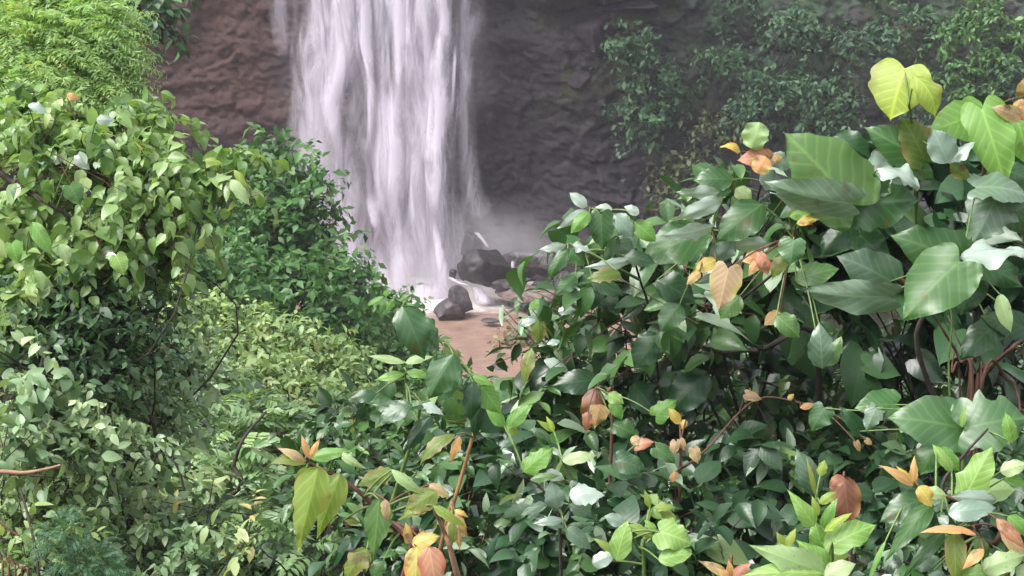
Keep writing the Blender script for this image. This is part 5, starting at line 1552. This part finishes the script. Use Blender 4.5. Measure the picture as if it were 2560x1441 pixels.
# yellow-green plant at the bottom, leaves hanging
P = Plant('hanging_leaf_plant', 'lime-leaved plant on a red-brown stem with an orange and yellow leaf', 'plant', (-.62, 4.9))
P.stem([P.base, at(1018, 1420, 4.75), at(1006, 1345, 4.62), at(985, 1318, 4.6), at(915, 1245, 4.55), at(850, 1196, 4.55), at(775, 1160, 4.55), at(765, 1145, 4.55)], [.012, .008, .006, .004], 'redbark', 44)
P.stem([at(1190, 1560, 5.0), at(1150, 1460, 4.85), at(1125, 1370, 4.8), at(1110, 1330, 4.8), at(1085, 1270, 4.75)], [.01, .007, .005], 'paletwig', 30)
for h, k in [
    ((772, 1148, 752, 1085, 18, 'lance', 'orange', 4.5), dict(arch=.1)), ((774, 1148, 800, 1095, 18, 'lance', 'orange', 4.5), dict(arch=.1)), ((765, 1156, 692, 1120, 24, 'lance', 'peach', 4.5), dict(arch=.18)), ((768, 1162, 668, 1164, 24, 'lance', 'olive', 4.48), dict(arch=.2, roll=25)),
    ((772, 1145, 885, 1128, 34, 'lance', 'light', 4.5), dict(rnd=.2, arch=.1)), ((846, 1132, 914, 1172, 22, 'lance', 'pale', 4.5), dict(arch=.15, roll=25)),
    ((795, 1166, 744, 1380, 96, 'point', 'lime', 4.42), dict(rnd=.2, arch=.07, fold=.25, up=.1)), ((766, 1168, 735, 1270, 44, 'point', 'olive', 4.46), dict(rnd=.9, roll=-20, up=.1)), ((850, 1184, 792, 1348, 66, 'point', 'lime', 4.47), dict(rnd=.0, fold=.3, up=.1)),
    ((948, 1246, 932, 1408, 66, 'point', 'mid', 4.42), dict(rnd=.95, up=.1, arch=.05)), ((962, 1248, 968, 1305, 24, 'ovate', 'peach', 4.44), dict(up=.1)), ((985, 1180, 893, 1216, 46, 'ovate', 'olive', 4.5), dict(rnd=.4)), ((978, 1174, 1072, 1240, 30, 'lance', 'pale', 4.48), dict(rnd=.2, arch=.2, roll=25)),
    ((1092, 1230, 1008, 1284, 54, 'ovate', 'olive', 4.5), dict(rnd=.6)), ((1072, 1212, 1125, 1245, 28, 'ovate', 'peach', 4.55), {}), ((1080, 1262, 1168, 1318, 26, 'lance', 'lime', 4.48), dict(rnd=0, arch=.15, roll=20)), ((1085, 1264, 992, 1302, 26, 'lance', 'lime', 4.48), dict(rnd=.1, arch=.12)),
    ((1022, 1362, 1014, 1306, 24, 'ovate', 'yellow', 4.45), {}), ((1030, 1362, 1100, 1340, 40, 'ovate', 'yellow', 4.42), {}), ((1040, 1370, 1060, 1325, 26, 'ovate', 'yellow', 4.46), {}),
    ((1042, 1366, 1036, 1510, 58, 'point', 'yellow', 4.38), dict(rnd=.8, up=.1, label='bright yellow hanging leaf')), ((1072, 1366, 1096, 1500, 66, 'point', 'red', 4.4), dict(rnd=.8, up=.1, label='orange-red hanging leaf')),
    ((918, 1372, 862, 1450, 54, 'ovate', 'olive', 4.45), dict(rnd=.8)), ((935, 1320, 985, 1330, 20, 'lance', 'olive', 4.5), {}), ((860, 1300, 905, 1310, 20, 'lance', 'olive', 4.55), {}), ((960, 1400, 930, 1450, 40, 'ovate', 'mid', 4.5), {}),
]:
    P.hero(*h, **k)
P.build()

# single rotting leaf between the shrubs
P = Plant('withered_leaf_stalk', 'stalk bearing one rounded brown rotting leaf between glossy shrubs', 'plant', gx(1490, 1100, 6.5))
P.stem([P.base, at(1530, 1080, 6.5), at(1515, 980, 6.4), at(1490, 968, 6.3)], [.007, .004], 'redbark')
for h, k in [((1490, 972, 1480, 1066, 64, 'round', 'brown', 6.25), dict(rnd=.3, arch=.2, wav=.1)), ((1500, 1010, 1486, 1072, 52, 'point', 'tan', 6.22), dict(rnd=.0, arch=.1)), ((1470, 1030, 1465, 1080, 30, 'ovate', 'brown', 6.22), dict(rnd=1)), ((1520, 985, 1560, 1010, 34, 'ovate', 'light', 6.3), {}), ((1530, 1000, 1555, 1050, 34, 'ovate', 'light', 6.3), dict(rnd=0)),
             ((1640, 1040, 1692, 1000, 50, 'heart', 'light', 6.3), dict(rnd=0)), ((1530, 1060, 1590, 1090, 50, 'ovate', 'mid', 6.3), {})]:
    P.hero(*h, **k)
P.build()
P = Plant('peach_leaf_sapling', 'small plant with several little peach hearts among green leaves', 'plant', gx(1690, 1200, 6.3))
P.stem([P.base, at(1700, 1190, 6.2), at(1690, 1130, 6.15), at(1620, 1100, 6.15)], [.006, .003], 'redbark')
P.stem([at(1690, 1180, 6.2), at(1760, 1130, 6.2), at(1890, 1000, 6.6), at(2020, 1010, 6.6)], [.005, .003], 'redbark')
for i, h in enumerate([(1590, 1115, 1635, 1105, 30, 'heart', 'red', 6.1), (1600, 1095, 1578, 1108, 26, 'round', 'peach', 6.1), (1690, 1105, 1682, 1140, 26, 'heart', 'peach', 6.1), (1735, 1122, 1745, 1160, 30, 'heart', 'peach', 6.1), (1700, 1100, 1712, 1128, 20, 'heart', 'peach', 6.1),
                       (1690, 1180, 1680, 1205, 18, 'round', 'orange', 6.1), (1865, 985, 1905, 1000, 26, 'heart', 'peach', 6.5), (2000, 1020, 2040, 1012, 18, 'lance', 'orange', 6.5), (2040, 1020, 2060, 1045, 18, 'heart', 'peach', 6.5), (1545, 1150, 1615, 1178, 60, 'heart', 'dark', 6.1),
                       (1640, 1120, 1690, 1160, 40, 'heart', 'mid', 6.1), (1970, 1000, 1985, 985, 14, 'ovate', 'yellow', 6.5), (1700, 1060, 1670, 1020, 26, 'ovate', 'yellow', 6.2), (1715, 1050, 1700, 1075, 18, 'ovate', 'yellow', 6.2), (2140, 1105, 2150, 1130, 18, 'heart', 'tan', 6.3), (2165, 1100, 2180, 1112, 16, 'heart', 'tan', 6.3)]):
    P.hero(*h, m=18, a=4)
P.build()

# pale shoots at the bottom
P = Plant('silvery_leaf_shoot', 'shoot with silvery white leaves in the middle of the dark bank', 'plant', gx(1420, 1330, 5.7))
P.stem([P.base, at(1400, 1340, 5.6), at(1395, 1270, 5.5), at(1310, 1180, 5.55)], [.006, .003], 'bark')
P.stem([at(1400, 1300, 5.55), at(1440, 1230, 5.5), at(1405, 1150, 5.5)], [.005, .003], 'bark')
for h, k in [((1392, 1272, 1378, 1202, 52, 'ovate', 'silver_glare', 5.45), dict(rnd=.1)), ((1422, 1238, 1512, 1240, 54, 'ovate', 'silver_glare', 5.4), dict(rnd=.9, roll=-12)), ((1438, 1225, 1430, 1200, 24, 'ovate', 'silver_glare', 5.45), {}), ((1308, 1180, 1384, 1120, 50, 'ovate', 'light', 5.45), dict(rnd=.5)),
             ((1405, 1152, 1492, 1140, 32, 'ovate', 'pale', 5.45), dict(rnd=.9)), ((1325, 1200, 1400, 1190, 24, 'lance', 'mid', 5.45), dict(rnd=.9)), ((1365, 1180, 1412, 1200, 30, 'ovate', 'silver_glare', 5.5), dict(rnd=.9)), ((1410, 1300, 1328, 1312, 24, 'lance', 'silver_glare', 5.4), dict(rnd=.2)), ((1410, 1320, 1330, 1295, 20, 'lance', 'grey', 5.45), {}),
             ((1415, 1320, 1478, 1375, 40, 'ovate', 'grey', 5.4), dict(rnd=.5)), ((1370, 1260, 1300, 1290, 28, 'lance', 'grey', 5.45), {}), ((1420, 1260, 1490, 1300, 36, 'lance', 'grey', 5.45), {}), ((1265, 1070, 1335, 1008, 38, 'lance', 'light', 5.6), dict(rnd=.2)), ((1262, 1068, 1212, 1020, 34, 'lance', 'light', 5.6), dict(rnd=.0)), ((1262, 1070, 1300, 1085, 26, 'lance', 'lime', 5.6), dict(rnd=0)),
             ((1385, 1080, 1365, 1040, 16, 'lance', 'lime', 5.6), {}), ((1385, 1080, 1340, 1050, 16, 'lance', 'lime', 5.6), {})]:
    P.hero(*h, m=22, a=5, **k)
P.build()
P = Plant('lime_shoot', 'lime shoot with two squarish pale leaves at the bottom edge', 'plant', gx(1620, 1430, 5.2))
P.stem([P.base, at(1610, 1430, 5.1), at(1600, 1380, 5.05), at(1570, 1330, 5.0), at(1560, 1300, 5.0)], [.006, .004], 'greenstem')
for h, k in [((1540, 1402, 1570, 1300, 56, 'ovate', 'light', 4.95), dict(rnd=.9)), ((1650, 1330, 1730, 1362, 78, 'heart', 'light', 4.95), dict(rnd=.9, fold=.1)), ((1645, 1400, 1732, 1385, 46, 'ovate', 'light', 4.93), dict(rnd=.8)), ((1570, 1312, 1640, 1350, 26, 'lance', 'lime', 5.0), dict(rnd=0)), ((1540, 1385, 1480, 1345, 20, 'lance', 'lime', 4.97), {}), ((1640, 1330, 1610, 1300, 20, 'lance', 'light', 5.0), {}),
             ((1625, 1270, 1612, 1225, 18, 'lance', 'lime', 5.2), dict(rnd=0)), ((1630, 1270, 1690, 1270, 24, 'lance', 'lime', 5.2), dict(rnd=.2)), ((1620, 1275, 1660, 1300, 22, 'lance', 'light', 5.2), {}), ((1690, 1310, 1650, 1275, 30, 'lance', 'lime', 5.15), dict(rnd=.1)), ((1480, 1410, 1540, 1385, 40, 'ovate', 'silver_glare', 5.1), {}), ((1560, 1310, 1510, 1290, 34, 'ovate', 'silver_glare', 5.1), {})]:
    P.hero(*h, m=22, a=5, **k)
P.build()
P = Plant('spiky_lime_shoot', 'bright lime shoot of pointed leaves beside the reddish brown dead leaf', 'plant', gx(2050, 1420, 5.0))
P.stem([P.base, at(2052, 1420, 4.9), at(2045, 1350, 4.85), at(2040, 1250, 4.85)], [.006, .003], 'redbark')
for h, k in [((2036, 1316, 1968, 1224, 46, 'point', 'light', 4.75), dict(rnd=.8)), ((2060, 1374, 2192, 1312, 74, 'ovate', 'light', 4.72), dict(rnd=.7)), ((2055, 1376, 2036, 1302, 50, 'ovate', 'light', 4.76), dict(rnd=.5)), ((2052, 1330, 2095, 1240, 30, 'lance', 'light', 4.78), dict(rnd=.3)), ((2060, 1330, 2132, 1282, 24, 'lance', 'lime', 4.78), {}), ((2045, 1290, 2030, 1240, 22, 'lance', 'lime', 4.8), {}),
             ((2050, 1260, 2090, 1230, 24, 'ovate', 'lime', 4.8), {}), ((2040, 1240, 2015, 1140, 14, 'lance', 'olive', 4.85), {}), ((2050, 1190, 2062, 1150, 26, 'ovate', 'lime', 4.85), {}), ((2045, 1238, 1990, 1122, 60, 'ovate', 'grey', 4.95), dict(rnd=.1)), ((1965, 1370, 1990, 1320, 24, 'lance', 'lime', 4.9), {}), ((1965, 1370, 1940, 1330, 24, 'lance', 'lime', 4.9), {}), ((2005, 1395, 2000, 1360, 18, 'lance', 'lime', 4.85), {}),
             ((2060, 1400, 2130, 1390, 20, 'lance', 'lime', 4.8), {})]:
    P.hero(*h, m=22, a=5, **k)
P.build()
P = Plant('dead_leaf_stalk', 'bare stalk with one big reddish brown cupped dead leaf', 'plant', gx(2120, 1370, 5.6))
P.stem([P.base, at(2130, 1330, 5.5), at(2140, 1250, 5.5), at(2110, 1185, 5.4)], [.006, .003], 'redbark')
P.hero(2108, 1190, 2124, 1320, 78, 'ovate', 'brown', 5.25, rnd=.7, arch=.12, fold=.15, wav=.07)
P.hero(2110, 1192, 2072, 1222, 30, 'ovate', 'brown', 5.25, rnd=1, arch=.2)
P.build()
P = Plant('pale_leaf_plant', 'wide ribbed pale green leaf lying over the bottom edge', 'plant', gx(2080, 1480, 4.6))
P.stem([P.base, at(2080, 1450, 4.6), at(2060, 1432, 4.55)], [.005, .004], 'greenstem')
for h, k in [((2062, 1432, 1870, 1362, 84, 'point', 'pale', 4.5), dict(rnd=.2, roll=-15)), ((2062, 1436, 1850, 1440, 60, 'ovate', 'light', 4.48), dict(rnd=.9)), ((2060, 1440, 2140, 1410, 50, 'ovate', 'pale', 4.48), {}), ((2070, 1420, 1990, 1350, 60, 'point', 'light', 4.55), dict(rnd=.6))]:
    P.hero(*h, **k)
P.build()
P = Plant('orange_star_shoot', 'little star of orange pointed leaves at the bottom edge', 'plant', gx(1830, 1480, 4.9))
P.stem([P.base, at(1828, 1470, 4.85), at(1827, 1440, 4.82)], [.004, .003], 'redbark')
for h in [(1826, 1444, 1744, 1402, 26, 'lance', 'peach', 4.78), (1827, 1444, 1822, 1398, 18, 'lance', 'orange', 4.78), (1830, 1444, 1880, 1408, 28, 'lance', 'red', 4.78), (1824, 1446, 1790, 1420, 20, 'lance', 'orange', 4.76)]:
    P.hero(*h, m=8, a=3, arch=.12)
P.build()
P = Plant('orange_tipped_plant', 'corner plant with an arching orange leaf and yellow-orange shoot tips', 'plant', gx(2440, 1480, 4.7))
P.stem([P.base, at(2520, 1410, 4.65), at(2480, 1365, 4.62), at(2435, 1330, 4.6), at(2410, 1260, 4.6), at(2300, 1225, 4.6), at(2282, 1210, 4.6)], [.009, .006, .003], 'redbark', 40)
P.stem([P.base, at(2400, 1350, 5.0), at(2355, 1225, 5.0), at(2400, 1150, 5.0), at(2470, 1072, 5.0)], [.008, .005, .003], 'bark', 30)
for h, k in [
    ((2284, 1216, 2195, 1162, 24, 'lance', 'orange', 4.55), dict(arch=.15)), ((2284, 1216, 2286, 1138, 22, 'lance', 'orange', 4.55), dict(rnd=.9)), ((2285, 1215, 2240, 1165, 20, 'lance', 'yellow', 4.53), {}), ((2296, 1216, 2330, 1268, 40, 'ovate', 'yellow', 4.5), dict(label='creamy yellow young leaf')), ((2310, 1230, 2368, 1240, 34, 'ovate', 'pale', 4.5), {}),
    ((2418, 1232, 2482, 1116, 86, 'heart', 'light', 4.6), dict(rnd=.8)), ((2370, 1285, 2492, 1270, 56, 'ovate', 'silver_glare', 4.52), dict(rnd=.1)), ((2490, 1250, 2375, 1240, 46, 'ovate', 'silver_glare', 4.5), dict(rnd=.5, roll=-20)), ((2430, 1230, 2540, 1225, 66, 'ovate', 'pale', 4.6), dict(rnd=.2)),
    ((2322, 1240, 2198, 1306, 76, 'ovate', 'dark', 4.62), dict(rnd=.8)), ((2328, 1262, 2212, 1405, 56, 'point', 'mid', 4.52), dict(rnd=.4, arch=.12)), ((2350, 1310, 2370, 1290, 30, 'ovate', 'silver_glare', 4.5), {}), ((2440, 1338, 2298, 1334, 24, 'lance', 'orange', 4.45), dict(rnd=.5, arch=.14, roll=30, label='arching bright orange leaf')),
    ((2385, 1332, 2392, 1490, 54, 'point', 'olive', 4.5), dict(rnd=.4, up=.1)), ((2360, 1330, 2255, 1450, 40, 'point', 'mid', 4.56), dict(rnd=.1, arch=.15)), ((2490, 1296, 2562, 1372, 36, 'lance', 'red', 4.45), dict(rnd=1, label='pinkish red pointed leaf')), ((2500, 1320, 2580, 1420, 36, 'lance', 'peach', 4.46), {}),
    ((2455, 1425, 2565, 1388, 58, 'ovate', 'pale', 4.45), dict(rnd=.4)), ((2460, 1372, 2405, 1425, 30, 'lance', 'orange', 4.45), dict(rnd=.9)), ((2520, 1290, 2570, 1340, 40, 'ovate', 'light', 4.5), {}), ((2500, 1180, 2570, 1160, 40, 'ovate', 'pale', 4.6), dict(rnd=.8)), ((2510, 1195, 2570, 1215, 30, 'lance', 'light', 4.6), {}),
    ((2340, 1120, 2400, 1180, 44, 'ovate', 'light', 4.75), dict(rnd=.1)), ((2380, 1180, 2330, 1110, 30, 'ovate', 'light', 4.75), dict(rnd=.9)), ((2330, 1420, 2290, 1390, 46, 'ovate', 'silver_glare', 4.6), dict(rnd=.3)), ((2335, 1425, 2350, 1480, 40, 'ovate', 'silver_glare', 4.6), {}), ((2215, 1350, 2165, 1470, 14, 'lance', 'light', 4.55), {}),
    ((2400, 1440, 2520, 1435, 40, 'ovate', 'light', 4.45), {}), ((2540, 1420, 2600, 1460, 50, 'ovate', 'pale', 4.45), {}), ((2440, 1345, 2470, 1400, 36, 'ovate', 'mid', 4.6), {}),
]:
    P.hero(*h, **k)
P.build()


# ------------------------------------------------------------------ haze
def build_haze():
    m, nt, ns, ls = mat_new('damp_air')
    v = ns.new('ShaderNodeVolumePrincipled')
    v.inputs['Color'].default_value = (.9, .86, .97, 1)
    v.inputs['Density'].default_value = .0007
    ls.new(v.outputs[0], ns.new('ShaderNodeOutputMaterial').inputs['Volume'])
    x0, x1, y0, y1, z0, z1 = -160, 160, -160, 200, -4, 36
    V = [(x, y, z) for x in (x0, x1) for y in (y0, y1) for z in (z0, z1)]
    F = [(0, 1, 3, 2), (4, 6, 7, 5), (0, 4, 5, 1), (2, 3, 7, 6), (0, 2, 6, 4), (1, 5, 7, 3)]
    tag(link_mesh('haze', V, F, m, smooth=False), kind='stuff')


HAZE = True
if HAZE:
    build_haze()
